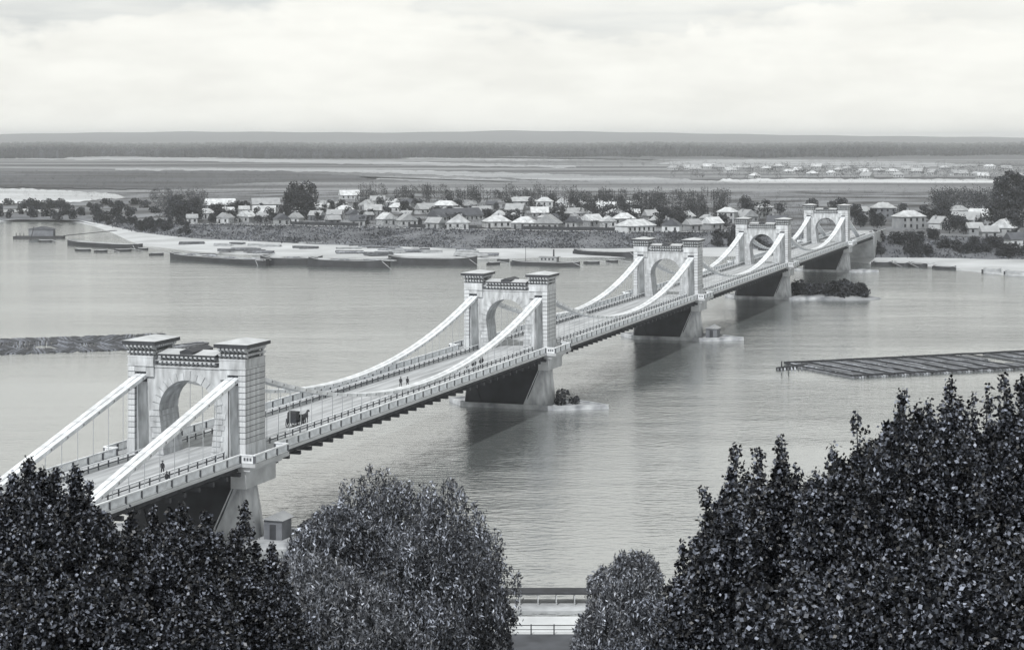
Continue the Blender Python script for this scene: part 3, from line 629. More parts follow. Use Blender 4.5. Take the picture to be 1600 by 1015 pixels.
# ---- crowns for the smaller trees
def crown_mesh(name, rx, rz, n, size, lumps, seed, m=M_CROWN):
    rnd = np.random.default_rng(seed); pts = []
    for k in range(lumps):
        a = rnd.uniform(0, 2 * np.pi); zc = rnd.uniform(0.15, 0.85); rr = rx * 0.62 * math.sin(math.pi * min(0.95, zc * 0.85 + 0.12)); lr = rx * rnd.uniform(0.35, 0.6)
        d = rnd.normal(size=(n // lumps, 3)); d /= np.linalg.norm(d, axis=1, keepdims=True); d *= (lr * rnd.uniform(0.6, 1, n // lumps) ** 0.5)[:, None]
        pts.append(d + np.array([rr * math.cos(a), rr * math.sin(a), rz * zc]))
    return quads_mesh(name, leaf_quads(np.concatenate(pts), size, size * 0.8), m)
CROWNS = [crown_mesh('crown', 4.0, 8.0, 900, 0.75, 11, 1), crown_mesh('crown', 4.6, 6.5, 900, 0.8, 12, 2), crown_mesh('crown', 2.4, 10.5, 800, 0.7, 12, 3), crown_mesh('crown', 3.6, 7.0, 800, 0.7, 10, 4)]
me_trunk = MB().tube((0, 0, 0), (0, 0, 4.0), 0.28, 0.16, 7); me_trunk.tube((0, 0, 2.2), (0.9, 0.3, 4.6), 0.12, 0.05, 5); me_trunk.tube((0, 0, 2.6), (-0.8, -0.4, 4.8), 0.12, 0.05, 5); me_trunk = me_trunk.mesh('trunk', M_BARK)
def tree_at(p, kind, sc, zs=1.0, name='tree'):
    T = thing(name, None, 'tree', p, random.uniform(0, 6.28)); T.scale = (sc, sc, sc * zs)
    put('trunk', me_trunk, T); put('crown', CROWNS[kind], T, (0, 0, 1.6)); return T
BUSHES = [crown_mesh('foliage', 1.7, 2.2, 500, 0.42, 7, 11), crown_mesh('foliage', 2.2, 1.8, 500, 0.42, 8, 12)]
me_stem = MB().tube((0, 0, -0.1), (0, 0, 0.9), 0.07, 0.04, 5); me_stem.tube((0, 0, 0.1), (0.6, 0.2, 1.1), 0.05, 0.03, 5); me_stem.tube((0, 0, 0.1), (-0.5, -0.3, 1.1), 0.05, 0.03, 5); me_stem = me_stem.mesh('stem', M_BARK)
def bush_at(p, kind, sc):
    T = thing('bush', None, 'bush', p, random.uniform(0, 6.28)); T.scale = (sc, sc, sc); put('stem', me_stem, T); put('foliage', BUSHES[kind], T); return T
def number(things, fmt, group):
    things.sort(key=lambda T: pix(T.location)[0])
    for i, T in enumerate(things): T['label'] = fmt.format(nth(i)); T['group'] = group
b1 = bush_at(B(SPAN - 1, 11.6, 0.58), 0, 1.15); b1['label'] = 'dark bush on the pointed base of the second pier'
b2 = bush_at(B(SPAN + 1, 13.4, 0.58), 1, 0.7); b2['label'] = 'smaller low bush on the second pier base, right of the taller one'
b3 = bush_at(B(1.5, 15.4, 0.58), 0, 0.9); b3['label'] = 'bush beside the hut on the nearest pier base'
# islet at the fourth pier
isl = B(SPAN * 3 + 6, 22, 0)
m = MB(); rings = []
for k, z in ((1.12, -1.2), (1.0, 0.35), (0.8, 0.9), (0.3, 1.2)): rings.append([(math.cos(a) * 15 * k * (1 + .1 * math.sin(3 * a)), math.sin(a) * 7.5 * k, z) for a in np.linspace(0, 2 * np.pi, 25)[:-1]])
m.loft(rings); tag(part('islet', m, mat('islet_mud', 0.2, 0.95, 0.5, 0.2), None, loc=isl, rot=(0, 0, -TH)), kind='structure')
isb = []
for k in range(22):
    a = random.uniform(0, 6.28); r = math.sqrt(random.uniform(0, 1)); p = isl + R * (math.cos(a) * 14 * r - 1.5) + U * (math.sin(a) * 6 * r + 1); p.z = 0.75
    isb.append(bush_at(p, k % 2, random.uniform(1.3, 2.2)))
number(isb, 'dark bush on the islet by the fourth pier, {} from left', 'bushes on the islet')

# ================================================================== RAFTS
me_logs = []
for v in range(3):
    rnd = random.Random(v); m = MB()
    for k in range(15):
        x = (k - 7) * 0.37 + rnd.uniform(-.12, .12); a = rnd.uniform(-1.4, 0); m.tube((x + rnd.uniform(-.08, .08), a - 3.6, 0.12 + rnd.uniform(-.06, .1)), (x + rnd.uniform(-.12, .12), a + 5.0, 0.12 + rnd.uniform(-.06, .1)), rnd.uniform(.17, .24), rnd.uniform(.13, .2), 6)
    me_logs.append(m.mesh('log_bundle', M_LOG))
def raft(label, corner, ax, ay, nx, ny, hut_=False, poles=True, skew=0.0, jit=0.05, lm=None):
    """corner: world point; ax: along the raft, ay: across it; bundles nx by ny"""
    T = thing('log_raft', label, 'raft', corner); yaw = math.atan2(ay.y, ay.x) - math.pi / 2
    for i in range(nx):
        for j in range(ny):
            if random.random() < 0.05 and 0 < i < nx - 1: continue
            o = put('log_bundle', me_logs[(i * 3 + j) % 3], T, ax * (i * 5.6 + 2.8 + skew * j) + ay * (j * 9.0 + 4.2) + Vector((0, 0, random.uniform(-.05, .04))), (0, 0, yaw + random.uniform(-jit, jit)), (1.15, 1.1, 1)); o['kind'] = 'stuff'
            if lm: o.material_slots[0].link = 'OBJECT'; o.material_slots[0].material = lm
    if poles:
        for i in range(nx + 1):
            a = ax * (i * 5.6) + Vector((0, 0, 0.45)); b_ = a + ay * (ny * 9.0 + random.uniform(-1, 1.5)) + ax * skew * ny; mm = MB(); p = a
            for k in range(1, 6): q_ = a.lerp(b_, k / 5) + Vector((random.uniform(-.2, .2), 0, random.uniform(0, .12))); mm.tube(p, q_, 0.19, 0.16, 6); p = q_
            part('pole', mm, M_POLE, T)
        for j in (0, ny):
            a = ay * (j * 9.0) + ax * (skew * j) + Vector((0, 0, 0.5)); b_ = a + ax * (nx * 5.6); mm = MB(); p = a
            for k in range(1, 2 * nx + 1): q_ = a.lerp(b_, k / (2 * nx)) + Vector((random.uniform(-.15, .15), random.uniform(-.3, .3), 0)); mm.tube(p, q_, 0.26, 0.24, 6); p = q_
            part('edge_boom', mm, M_POLE, T)
    return T
c0 = G(1330, 590); c1 = G(1900, 560); axr = (c1 - c0).normalized(); t0 = G(1262, 560); ayr = Vector((-0.42, 0.90, 0)).normalized()
raft('long log raft floating right of the bridge, above the poplar tips', c0, axr, ayr, 15, 3)
T = thing('log_raft', 'narrow raft head with upright posts at the left tip of the right-hand raft', 'raft', G(1215, 578))
e = G(1262, 572) - G(1215, 578); e2 = G(1330, 588) - G(1215, 578); m = MB()
for a, b_ in ((Vector((0, 0, .2)), e), (e, e2), (Vector((0, 1, .2)), e + Vector((0, 1.2, .1)))): m.tube(a, b_ + Vector((0, 0, .2)), 0.4, 0.35, 6)
part('boom', m, M_POLE, T); m = MB()
for k in range(9): m.tube((k * 0.8, -0.8 + k * 0.1, .25), (k * 0.8 + 0.4, 2.2 + k * .15, .3), .2, .17, 6)
o = part('log_bundle', m, M_LOG, T); o['kind'] = 'stuff'
for x in (1.0, 2.6): part('post', MB().tube((x, 0.5, 0), (x, 0.5, 2.0), 0.16), M_POLE, T)
c0 = G(-60, 556); c1 = G(235, 545); axl = (c1 - c0).normalized(); ayl = Vector((-0.25, 1.0, 0)).normalized()
raft('log raft at the left edge behind the nearest tower', c0, axl, ayl, 9, 4, poles=False, skew=0.5, jit=0.45, lm=M_LOGD)
T = thing('log_raft', 'small pointed raft piece just behind the cap of the nearest tower', 'raft', G(235, 546)); m = MB()
e = G(312, 537) - G(235, 546)
for k in range(12): m.tube((k * 0.9, k * 0.28, .15), (k * 0.25 + e.x * 0.95, e.y + 3.0 - k * .2, .2), .22, .18, 6)
o = part('log_bundle', m, M_LOG, T); o['kind'] = 'stuff'; part('boom', MB().tube((0, -0.5, .3), e + Vector((1, 0, .3)), .3, .25), M_POLE, T)

# ================================================================== BARGES AND BOATS
def barge(label, px0, px1, py, h=2.6, beam=7.0, kind='timber', dy=0.0, group=None, cat='barge', tone=None):
    a = G(px0, py); b_ = G(px1, py + dy); Ln = (b_ - a).length; yaw = math.atan2((b_ - a).y, (b_ - a).x)
    T = thing('barge' if cat == 'barge' else cat.replace(' ', '_'), label, cat, a, yaw, group); rings = []
    for t in np.linspace(0, 1, 13):
        tap = min(1, 0.12 + 4.5 * min(t, 1 - t)) ** 0.6; sheer = h * (1 + 0.35 * (2 * t - 1) ** 4); x = Ln * t; hb = beam / 2 * tap
        rings.append([(x, beam / 2 - hb * 0.8, -0.5), (x, beam / 2 + hb * 0.8, -0.5), (x, beam / 2 + hb, sheer), (x, beam / 2 - hb, sheer)])
    mh = MB(); mh.loft(rings); hull = part('hull', mh, M_HULL if tone is None else tone, T)
    mg = MB()
    for sgn in (-1, 1):
        for k in range(12):
            p, q_ = rings[k][2 if sgn > 0 else 3], rings[k + 1][2 if sgn > 0 else 3]; mg.bar(Vector(p) + Vector((0, 0, .08)), Vector(q_) + Vector((0, 0, .08)), 0.35, 0.16)
    part('gunwale', mg, M_PALEBOARD, hull)
    if kind == 'timber':
        for k in range(int(Ln / 7)):
            mm = MB(); x = 4 + k * 7
            for j in range(7): mm.tube((x + random.uniform(0, 1), beam * 0.2 + j * beam * 0.1, h + 0.15 + random.uniform(0, .3)), (x + 5.2 + random.uniform(0, 1), beam * 0.2 + j * beam * 0.1 + random.uniform(-.8, .8), h + 0.15 + random.uniform(0, .3)), .2, .16, 5)
            o = part('log_bundle', mm, M_LOG if k % 2 else M_PALEBOARD, T); o['kind'] = 'stuff'
    if kind == 'cabin':
        mm = MB(); mm.box(Ln * .42, Ln * .68, beam * .2, beam * .8, h, h + 2.2); part('cabin', mm, M_WALLS[0], T)
        mm = MB(); mm.box(Ln * .40, Ln * .70, beam * .12, beam * .88, h + 2.2, h + 2.4); part('cabin_roof', mm, M_ROOFS[1], T)
        for k in range(4): mm = MB(); x = Ln * (.45 + .055 * k); mm.box(x, x + .7, beam * .2 - .04, beam * .2 + .02, h + .9, h + 1.7); part('window', mm, M_GLASS, T)
        part('funnel', MB().tube((Ln * .62, beam / 2, h + 2.3), (Ln * .62, beam / 2, h + 5.4), .35, .3, 8), M_HULL, T)
        part('mast', MB().tube((Ln * .2, beam / 2, h), (Ln * .2, beam / 2, h + 6), .12, .08), M_POLE, T)
    if kind == 'open':
        mm = MB(); mm.box(Ln * .12, Ln * .88, beam * .22, beam * .78, h + 0.02, h + .3); part('hold', mm, M_PALEBOARD, T)
    part('rudder', MB().box(-0.9, 0.15, beam / 2 - .1, beam / 2 + .1, -0.3, h * .9), M_HULL, T)
    part('sweep', MB().tube((Ln * .9, beam * .3, h + .4), (Ln * .9 + 6, -1.2, 0.1), .12, .08), M_PALEBOARD, T)
    return T
gb = 'timber barges moored along the far beach'
barge('long dark timber barge, leftmost of the row moored by the beach', 258, 408, 405, 2.2, group=gb, dy=11)
barge('dark timber barge, second in the row moored by the beach', 404, 500, 414, 2.9, group=gb, dy=1)
barge('dark timber barge with a pale sweep, third in the row by the beach', 478, 604, 417, 3.0, group=gb, dy=3)
barge('dark barge at the right end of the row moored by the beach', 604, 742, 414, 3.0, kind='open', group=gb, dy=2)
barge('low barge moored at the far left shore', 100, 214, 383, 2.0, 5.5, 'open', dy=7)
barge('flat steamboat with a pale cabin and funnel, left of the third tower', 797, 902, 414, 1.5, 5.0, 'cabin', dy=3, cat='steamboat')
barge('long low barge drawn up on the beach behind the third tower', 893, 990, 399, 2.2, 5.0, 'open', dy=4)
barge('small barge on the right far shore, nearest to the bridge', 1362, 1392, 415, 1.6, 4.0, 'open', dy=1)
barge('small barge on the right far shore, second from the bridge', 1394, 1418, 416, 1.5, 4.0, 'open', dy=1)
barge('small barge on the right far shore, third from the bridge', 1420, 1446, 417, 1.5, 4.0, 'timber', dy=1)
barge('pale boat at the right edge of the far shore', 1535, 1562, 427, 1.6, 3.5, 'open', dy=1, cat='boat', tone=M_PALEBOARD)
barge('dark low boat left of the pale boat on the right far shore', 1456, 1490, 420, 1.2, 3.0, 'open', dy=2, cat='boat')
barge('pale boat touching the right edge of the picture by the far shore', 1568, 1604, 430, 1.6, 3.5, 'open', dy=2, cat='boat', tone=M_PALEBOARD)
barge('upper of two narrow boats lying on the sand by the levee', 277, 302, 369, 0.8, 2.0, 'open', dy=-4, cat='boat')
barge('lower of two narrow boats lying on the sand by the levee', 282, 312, 374, 0.8, 2.0, 'open', dy=-6, cat='boat')
for o in list(bpy.data.objects):
    if o.get('label', '').startswith(('upper of two narrow', 'lower of two narrow')): o.location.z = 1.1
for k, (x0_, y_, ln_) in enumerate(((60, 378, 20), (118, 392, 22), (150, 394, 18), (182, 393, 24), (216, 391, 16), (236, 399, 20), (765, 414, 18), (778, 408, 16), (915, 412, 22), (950, 410, 16))):
    barge(f'small dark rowing boat off the far left shore, {nth(k)} from left' if k < 6 else f'small dark rowing boat by the beach near the steamboat, {nth(k - 6)} from left', *((x0_, x0_ + ln_, y_)), 0.9, 1.9, 'open', dy=random.uniform(-1, 1), cat='boat', group='small boats along the far shore')
jt = thing('landing_stage', 'dark landing stage with a shed at the far left shore', 'landing stage', G(20, 373))
m = MB(); m.box(0, 26, 0, 7, -0.3, 1.3); part('pontoon', m, M_HULL, jt)
m = MB(); m.box(8, 21, 1, 6, 1.3, 5.0); part('shed', m, M_WALLS[2], jt)
m = MB(); m.loft([[(7.2, y, 5.0), (21.8, y, 5.0), (14.5, y, 6.4)] for y in (0.4, 6.6)]); part('roof', m, M_ROOFS[2], jt)
for k in range(3): part('post', MB().box(1.5 + k * 2, 1.8 + k * 2, 0.4, 0.7, 1.3, 3.0), M_TIMBER, jt)
part('gangway', MB().bar((26, 4, 1.4), (46, 40, 2.4), 1.4, 0.25), M_TIMBER, jt)
part('mooring_pole', MB().tube((13.0, -16, -1.2), (14.6, -14, 7), .3, .25), M_POLE, jt)
piles = []
for k in range(38):
    px = random.uniform(275, 760); py = random.uniform(381, 401) if px < 600 else random.uniform(391, 402); p = G(px, py, 0.9); p.z = 0.75
    T = thing('log_pile', None, 'log pile', p, random.uniform(-0.35, 0.25)); m = MB(); Ln = random.uniform(7, 13); wd = random.uniform(2, 5)
    for lay in range(3):
        for j in range(int(wd / 0.5) - lay): m.tube((random.uniform(0, .8), j * 0.5 + lay * .25, 0.25 + lay * .42), (Ln + random.uniform(-.8, .8), j * 0.5 + lay * .25 + random.uniform(-.2, .2), 0.25 + lay * .42), .24, .2, 5)
    o = part('log_bundle', m, M_LOG if k % 3 else M_PALEBOARD, T); o['kind'] = 'stuff'
    for x in (0.2, 0.8): part('bearer', MB().box(Ln * x, Ln * x + .25, -0.3, wd, -0.1, .08), M_POLE, T)
    piles.append(T)
number(piles, 'log pile on the sandy far beach behind the barges, {} from left', 'log piles on the beach')

# ================================================================== HOUSES
def house(px, py, wpx, zg, storeys, roof, wall, kind='hip', yaw=None, depth=None, far=False):
    p = G(px, py, zg); w_ = wpx * p.y / F; d_ = depth or min(w_ * 0.75, 9.0); h = 2.9 * storeys + 0.3; rh = min(w_, d_) * (0.34 if kind == 'hip' else 0.42)
    T = thing('house', None, 'house', p, random.uniform(-0.75, 0.75) if yaw is None else yaw)
    m = MB(); m.box(-w_ / 2, w_ / 2, -d_ / 2, d_ / 2, -0.8, h)
    if kind == 'gable':
        for s in (-1, 1): m.loft([[(s * w_ / 2, -d_ / 2, h), (s * w_ / 2, d_ / 2, h), (s * w_ / 2, 0, h + rh)], [(s * (w_ / 2 - .2), -d_ / 2, h), (s * (w_ / 2 - .2), d_ / 2, h), (s * (w_ / 2 - .2), 0, h + rh)]])
    if kind == 'front':
        for s in (-1, 1): m.loft([[(-w_ / 2, s * d_ / 2, h), (w_ / 2, s * d_ / 2, h), (0, s * d_ / 2, h + rh * 1.1)], [(-w_ / 2, s * (d_ / 2 - .2), h), (w_ / 2, s * (d_ / 2 - .2), h), (0, s * (d_ / 2 - .2), h + rh * 1.1)]])
    wl = part('wall', m, M_WALLS[wall], T)
    e = 0.5; r = MB(); x, y = w_ / 2 + e, d_ / 2 + e; z = h - 0.12
    if kind == 'hip': ridge = max(0.3, x - y * 0.9); r.add([(-x, -y, z), (x, -y, z), (x, y, z), (-x, y, z), (-ridge, 0, z + rh), (ridge, 0, z + rh)], [(0, 1, 5, 4), (1, 2, 5), (2, 3, 4, 5), (3, 0, 4), (3, 2, 1, 0)])
    elif kind == 'gable': r.add([(-x, -y, z), (x, -y, z), (x, y, z), (-x, y, z), (-x, 0, z + rh + .25), (x, 0, z + rh + .25), (-x, -y, z - .15), (x, -y, z - .15), (x, y, z - .15), (-x, y, z - .15)], [(0, 1, 5, 4), (2, 3, 4, 5), (0, 6, 7, 1), (2, 8, 9, 3), (0, 4, 3, 9, 6), (1, 7, 8, 2, 5)])
    else: r.add([(-x, -y, z), (-x, y, z), (x, y, z), (x, -y, z), (0, -y, z + rh * 1.1 + .35), (0, y, z + rh * 1.1 + .35)], [(0, 1, 5, 4), (3, 4, 5, 2), (0, 4, 3), (1, 2, 5), (0, 3, 2, 1)])
    rf = part('roof', r, M_ROOFS[roof], T)
    if not far or random.random() < 0.4:
        cx = random.uniform(-.25, .25) * w_; part('chimney', MB().box(cx - .4, cx + .4, 0.5, 1.2, h + rh * 0.3, h + rh + 1.0), M_CHIM, rf)
    nw = max(2, int(w_ / 3.0)); door = random.randrange(nw)
    for s_ in range(storeys):
        for k in range(nw):
            cx = -w_ / 2 + w_ * (k + .5) / nw; yf = -d_ / 2 - 0.06
            if s_ == 0 and k == door: part('door', MB().box(cx - .55, cx + .55, yf, yf + .1, 0.0, 2.2), M_TIMBER, T)
            else:
                wn = part('window', MB().box(cx - .55, cx + .55, yf, yf + .1, 0.9 + 2.9 * s_, 2.4 + 2.9 * s_), M_GLASS, T)
                if not far: part('sill', MB().box(cx - .7, cx + .7, yf - .12, yf - .005, 0.75 + 2.9 * s_, 0.89 + 2.9 * s_), M_WALLS[0], wn)
    return T
near = [  # px, base row, width px, storeys, roof tone, wall tone, roof kind
    (344, 327, 46, 1, 0, 1, 'gable'), (322, 341, 28, 1, 0, 0, 'hip'), (300, 349, 16, 1, 1, 0, 'gable'), (352, 349, 22, 1, 1, 0, 'front'), (385, 347, 24, 1, 0, 0, 'front'), (415, 326, 42, 1, 1, 1, 'gable'), (413, 340, 34, 1, 0, 2, 'gable'),
    (440, 351, 22, 1, 2, 0, 'front'), (464, 338, 22, 1, 0, 0, 'hip'), (462, 349, 20, 1, 1, 0, 'front'), (503, 333, 24, 1, 0, 1, 'gable'), (538, 335, 26, 1, 0, 0, 'hip'), (546, 311, 30, 1, 0, 0, 'gable'), (520, 352, 20, 1, 1, 2, 'gable'),
    (583, 336, 26, 1, 0, 1, 'gable'), (620, 331, 26, 1, 0, 0, 'hip'), (604, 351, 26, 1, 0, 0, 'front'), (636, 353, 28, 1, 1, 0, 'front'), (560, 353, 24, 1, 2, 1, 'gable'), (590, 320, 22, 1, 1, 0, 'gable'), (664, 334, 26, 1, 1, 0, 'gable'),
    (712, 345, 92, 1, 2, 0, 'gable'), (696, 328, 40, 1, 0, 1, 'hip'), (716, 357, 34, 1, 0, 0, 'front'), (680, 357, 24, 1, 1, 1, 'gable'), (776, 355, 40, 1, 0, 0, 'hip'), (752, 340, 30, 1, 1, 0, 'gable'), (820, 357, 36, 1, 0, 1, 'hip'), (857, 358, 38, 1, 1, 0, 'front'),
    (815, 321, 46, 1, 0, 1, 'hip'), (851, 329, 26, 2, 0, 0, 'hip'), (805, 335, 28, 1, 1, 0, 'gable'), (843, 340, 26, 1, 0, 1, 'gable'), (895, 341, 56, 1, 1, 0, 'hip'), (925, 353, 28, 1, 0, 1, 'gable'), (897, 356, 22, 1, 2, 0, 'front'), (948, 333, 30, 1, 0, 0, 'gable'),
    (962, 341, 28, 1, 1, 0, 'hip'), (950, 355, 22, 1, 0, 0, 'front'), (993, 362, 60, 1, 0, 0, 'hip'), (975, 350, 34, 1, 0, 1, 'hip'), (1020, 345, 26, 1, 1, 1, 'gable'), (1050, 362, 28, 1, 2, 0, 'front'), (1082, 360, 24, 1, 1, 1, 'gable'), (1113, 358, 28, 1, 0, 1, 'gable'),
    (1137, 348, 28, 2, 0, 0, 'hip'), (1166, 347, 30, 1, 1, 1, 'front'), (1192, 340, 26, 2, 0, 0, 'hip'), (1215, 356, 30, 1, 2, 1, 'gable')]
right = [(1420, 357, 44, 2, 0, 1, 'hip'), (1380, 341, 36, 2, 0, 2, 'hip'), (1350, 338, 28, 1, 1, 1, 'hip'), (1468, 358, 28, 1, 1, 0, 'front'), (1510, 352, 42, 1, 1, 1, 'gable'), (1532, 346, 34, 1, 0, 1, 'gable'), (1497, 337, 32, 1, 1, 2, 'hip'), (1567, 366, 36, 1, 0, 0, 'front'),
         (1545, 372, 26, 1, 1, 1, 'gable'), (1588, 384, 30, 1, 2, 0, 'gable'), (1522, 366, 24, 1, 0, 1, 'gable'), (1596, 347, 26, 1, 0, 0, 'gable')]
rh = random.Random(5); tries = 0
while len(near) < 100 and tries < 4000:                      # sheds and small houses between the larger ones
    tries += 1; px, py = rh.uniform(300, 1120), rh.uniform(322, 360)
    if py > float(np.interp(px, KX, CREST)) - 3 or any(abs(px - n_[0]) < 0.62 * (n_[2] + 16) and abs(py - n_[1]) < 7 for n_ in near): continue
    if px > 1000 and py < 346: continue
    near.append((px, py, rh.uniform(12, 22), 1, rh.choice([0, 0, 1, 1, 2]), rh.choice([0, 1, 1, 2]), rh.choice(['gable', 'front', 'hip'])))
TONE = ['pale', 'grey', 'dark']
def ground_at(px, py):
    """height of the far bank seen at a pixel (levee crest backwards)"""
    for _ in range(1):
        zc = float(np.interp(px, KX, CZ)); yc = float(np.interp(px, KX, CREST)); dc = (CH - zc) * F / (yc - YH); zb = float(np.interp(px, KX, BZ)); z = zc
        for k in range(6):
            d = (CH - z) * F / (py - YH)
            if d <= dc: z = zc
            elif d < 1300: z = zc + ((zc + zb) / 2 - zc) * (d - dc) / max(1, 1300 - dc)
            elif d < 1750: z = (zc + zb) / 2 + (zb - (zc + zb) / 2) * (d - 1300) / 450
            else: z = 3.0
        return z
near.sort(); cnt = {}
hs = []
for px, py, wp, st, rt, wt, kd in near:
    zg = ground_at(px, py); T = house(px, py, wp, zg, st, rt, wt, kd); hs.append((T, rt, wt, kd, st, wp))
front_n = back_n = 0
KD = {'hip': 'hipped', 'gable': 'gabled', 'front': 'front-gabled'}
for (T, rt, wt, kd, st, wp), (px, py, *_r) in zip(hs, near):
    T['group'] = 'houses of the riverside village'
    key = (rt, kd); cnt[key] = cnt.get(key, 0)
    T['label'] = f"{'two-storey' if st == 2 else ('long' if wp > 50 else 'low')} village house, {nth(cnt[key])} from left with a {TONE[rt]} {KD[kd]} roof"; cnt[key] += 1
right.sort(); 
for i, (px, py, wp, st, rt, wt, kd) in enumerate(right):
    zg = ground_at(px, py) if py < 366 else 8.0 if py < 372 else 6.5
    if py >= 366: zg = float(np.interp(px, KX, CZ)) - (py - 366) * 0.12
    T = house(px, py, wp, zg, st, rt, wt, kd); T['group'] = 'houses right of the bridge end'
    T['label'] = f"{'two-storey' if st == 2 else 'low'} house with {TONE[rt]} roof right of the bridge end, {nth(i)} from left"
farh = []
for k in range(34):
    px = 1055 + k * 16 + random.uniform(-6, 6); py = random.uniform(262, 279) if px > 1150 else random.uniform(262, 270)
    T = house(px, py, random.uniform(12, 20), 3.2, 1, random.choice([0, 0, 0, 1]), random.choice([0, 0, 1]), random.choice(['gable', 'hip']), depth=10, far=True); farh.append(T)
number(farh, 'small pale-roofed house of the distant village beyond the meadow, {} from left', 'houses of the distant village')

# fence and wall on the levee crest
def crest_pt(px, off=0.0):
    zc = float(np.interp(px, KX, CZ)); yc = float(np.interp(px, KX, CREST)); p = G(px, yc, zc); d = p.y + off; return Vector(((px - PX0) / F * d, d, zc - 0.25))
rows_ = [[crest_pt(x, -1.0) + Vector((0, 0, .34)) for x in range(255, 1240, 15)], [crest_pt(x, 6.0) + Vector((0, 0, .34)) for x in range(255, 1240, 15)]]
sheet('levee_road', rows_, M_ROAD)
for lab, xa, xb in (('dark board fence along the levee crest, left of the long dark-roofed house', 455, 560), ('dark board fence along the levee crest, in front of the long dark-roofed house', 640, 745), ('dark board fence along the levee crest behind the third tower', 815, 960)):
    T = thing('board_fence', lab, 'fence', crest_pt(xa, 7.5)); o = T.location.copy(); pts = [crest_pt(xa + (xb - xa) * k / 16, 7.5) - o for k in range(17)]
    for k in range(16): part('fence_panel', MB().bar(pts[k] + Vector((0, 0, 1.15)), pts[k + 1] + Vector((0, 0, 1.15)), 0.08, 1.7), M_TIMBER, T)
    for k in range(17): part('post', MB().box(pts[k].x - .1, pts[k].x + .1, pts[k].y - .16, pts[k].y - .0, 0.1, 2.2), M_TIMBER, T)

# ================================================================== TREES OF THE FAR BANK
vt = []
def scatter(n, x0, x1, y0, y1, s0, s1, kinds=(0, 1, 3), zs=1.0):
    for k in range(n):
        px = random.uniform(x0, x1); py = random.uniform(y0, y1); z = ground_at(px, py) - 0.3
        vt.append(tree_at(G(px, py, z), random.choice(kinds), random.uniform(s0, s1), zs))
scatter(16, 262, 312, 322, 350, 0.8, 1.2)
scatter(7, 448, 500, 322, 345, 1.3, 1.8)
scatter(38, 300, 520, 328, 352, 0.5, 0.9)
scatter(50, 520, 780, 318, 354, 0.5, 0.9)
scatter(52, 780, 1000, 318, 356, 0.5, 0.9)
scatter(14, 1030, 1130, 345, 359, 0.6, 1.0)
scatter(16, 1150, 1320, 325, 350, 0.7, 1.2)
number(vt, 'leafy village tree behind the levee, {} counted from the left', 'trees among the village houses')
vt = []
scatter(22, 1330, 1480, 336, 358, 0.6, 1.0)
scatter(22, 1480, 1620, 350, 368, 0.6, 1.0)
for k in range(44):
    px = random.uniform(1345, 1640); q_ = random.uniform(0.05, 0.95); a = G(px, float(np.interp(px, KX, FOOT)), 1.3); b_ = G(px, float(np.interp(px, KX, CREST)), float(np.interp(px, KX, CZ))); p = a.lerp(b_, q_); p.z -= 0.3
    vt.append(tree_at(p, random.choice((1, 3)), random.uniform(0.55, 0.9), 0.75))
number(vt, 'leafy tree on the bank right of the bridge end, {} counted from the left', 'trees right of the bridge end')
vt = []
for px, py, k, s in ((1560, 345, 2, 1.5), (1574, 343, 2, 1.95), (1590, 346, 2, 1.7), (1567, 350, 2, 1.6), (1583, 352, 2, 1.7), (1604, 345, 2, 1.9), (1565, 341, 2, 2.1), (1580, 340, 2, 2.35), (1572, 355, 0, 1.6), (1592, 340, 2, 2.2), (1556, 352, 1, 1.3), (1598, 356, 0, 1.5)): vt.append(tree_at(G(px, py, 7), k, s, 1.0, 'poplar_tree'))
number(vt, 'tall black poplar in the clump at far right, {} from left', 'poplar clump on the far bank')
def wood(label, n, spot, r0, r1, nq=120, m=M_CROWN, name='wood', cat='wood'):
    """trees that read as one mass: foliage of n crowns, joined"""
    cs = []
    for k in range(n):
        px, py = spot(); z = ground_at(px, py); p = np.array(G(px, py, z)); r = random.uniform(r0, r1)
        d = RNG.normal(size=(nq, 3)); d /= np.linalg.norm(d, axis=1, keepdims=True); d *= RNG.uniform(0.5, 1, (nq, 1)) ** 0.5
        d *= 1 + 0.25 * np.sin(4 * d[:, :1] * 3 + k); d[:, 2] *= random.uniform(1.0, 1.5); cs.append(p + d * r + np.array([0, 0, r * 1.25]))
    c = np.concatenate(cs); o = put(name, quads_mesh(name, leaf_quads(c, (r0 + r1) * 0.11, (r0 + r1) * 0.09), m)); return tag(o, label, cat, kind='stuff')
RU = random.uniform
wood('dark orchard wood behind the houses, left of the third tower', 150, lambda: (RU(885, 1135), RU(310, 346)), 2.2, 4.4, nq=230)
wood('line of dark trees at the back of the village, above its middle', 90, lambda: (RU(560, 900), RU(300, 317)), 2.2, 4.2, nq=200)
wood('dark wood on the far bank left of the poplar clump', 90, lambda: (RU(1455, 1560), RU(312, 338)), 3.0, 5.0)
wood('dark scrub wood at the left end of the village', 60, lambda: (RU(235, 320), RU(305, 345)), 2.5, 4.0)
wood('scattered trees of the distant village beyond the meadow', 260, lambda: (RU(1045, 1640), 258 + 22 * random.random() ** 0.8), 3.0, 6.0, nq=50)
wood('thin scattered trees at the meadow edge left of the distant village', 60, lambda: (RU(700, 1050), RU(250, 262)), 2.5, 4.5, nq=40)
wood('low dark scrub over the flood meadow behind the village', 2600, lambda: (RU(-150, 1600), RU(268, 314)), 0.8, 2.4, nq=14, name='meadow_scrub', cat='scrub')
wood('low dark scrub over the dark meadow at far left', 700, lambda: (RU(-150, 480), RU(268, 292)), 1.2, 3.0, nq=14, name='meadow_scrub', cat='scrub')
wood('rough weeds and bushes among the village houses', 1700, lambda: (RU(255, 1320), RU(316, 361)), 0.8, 2.5, nq=20, name='garden_growth', cat='weeds')
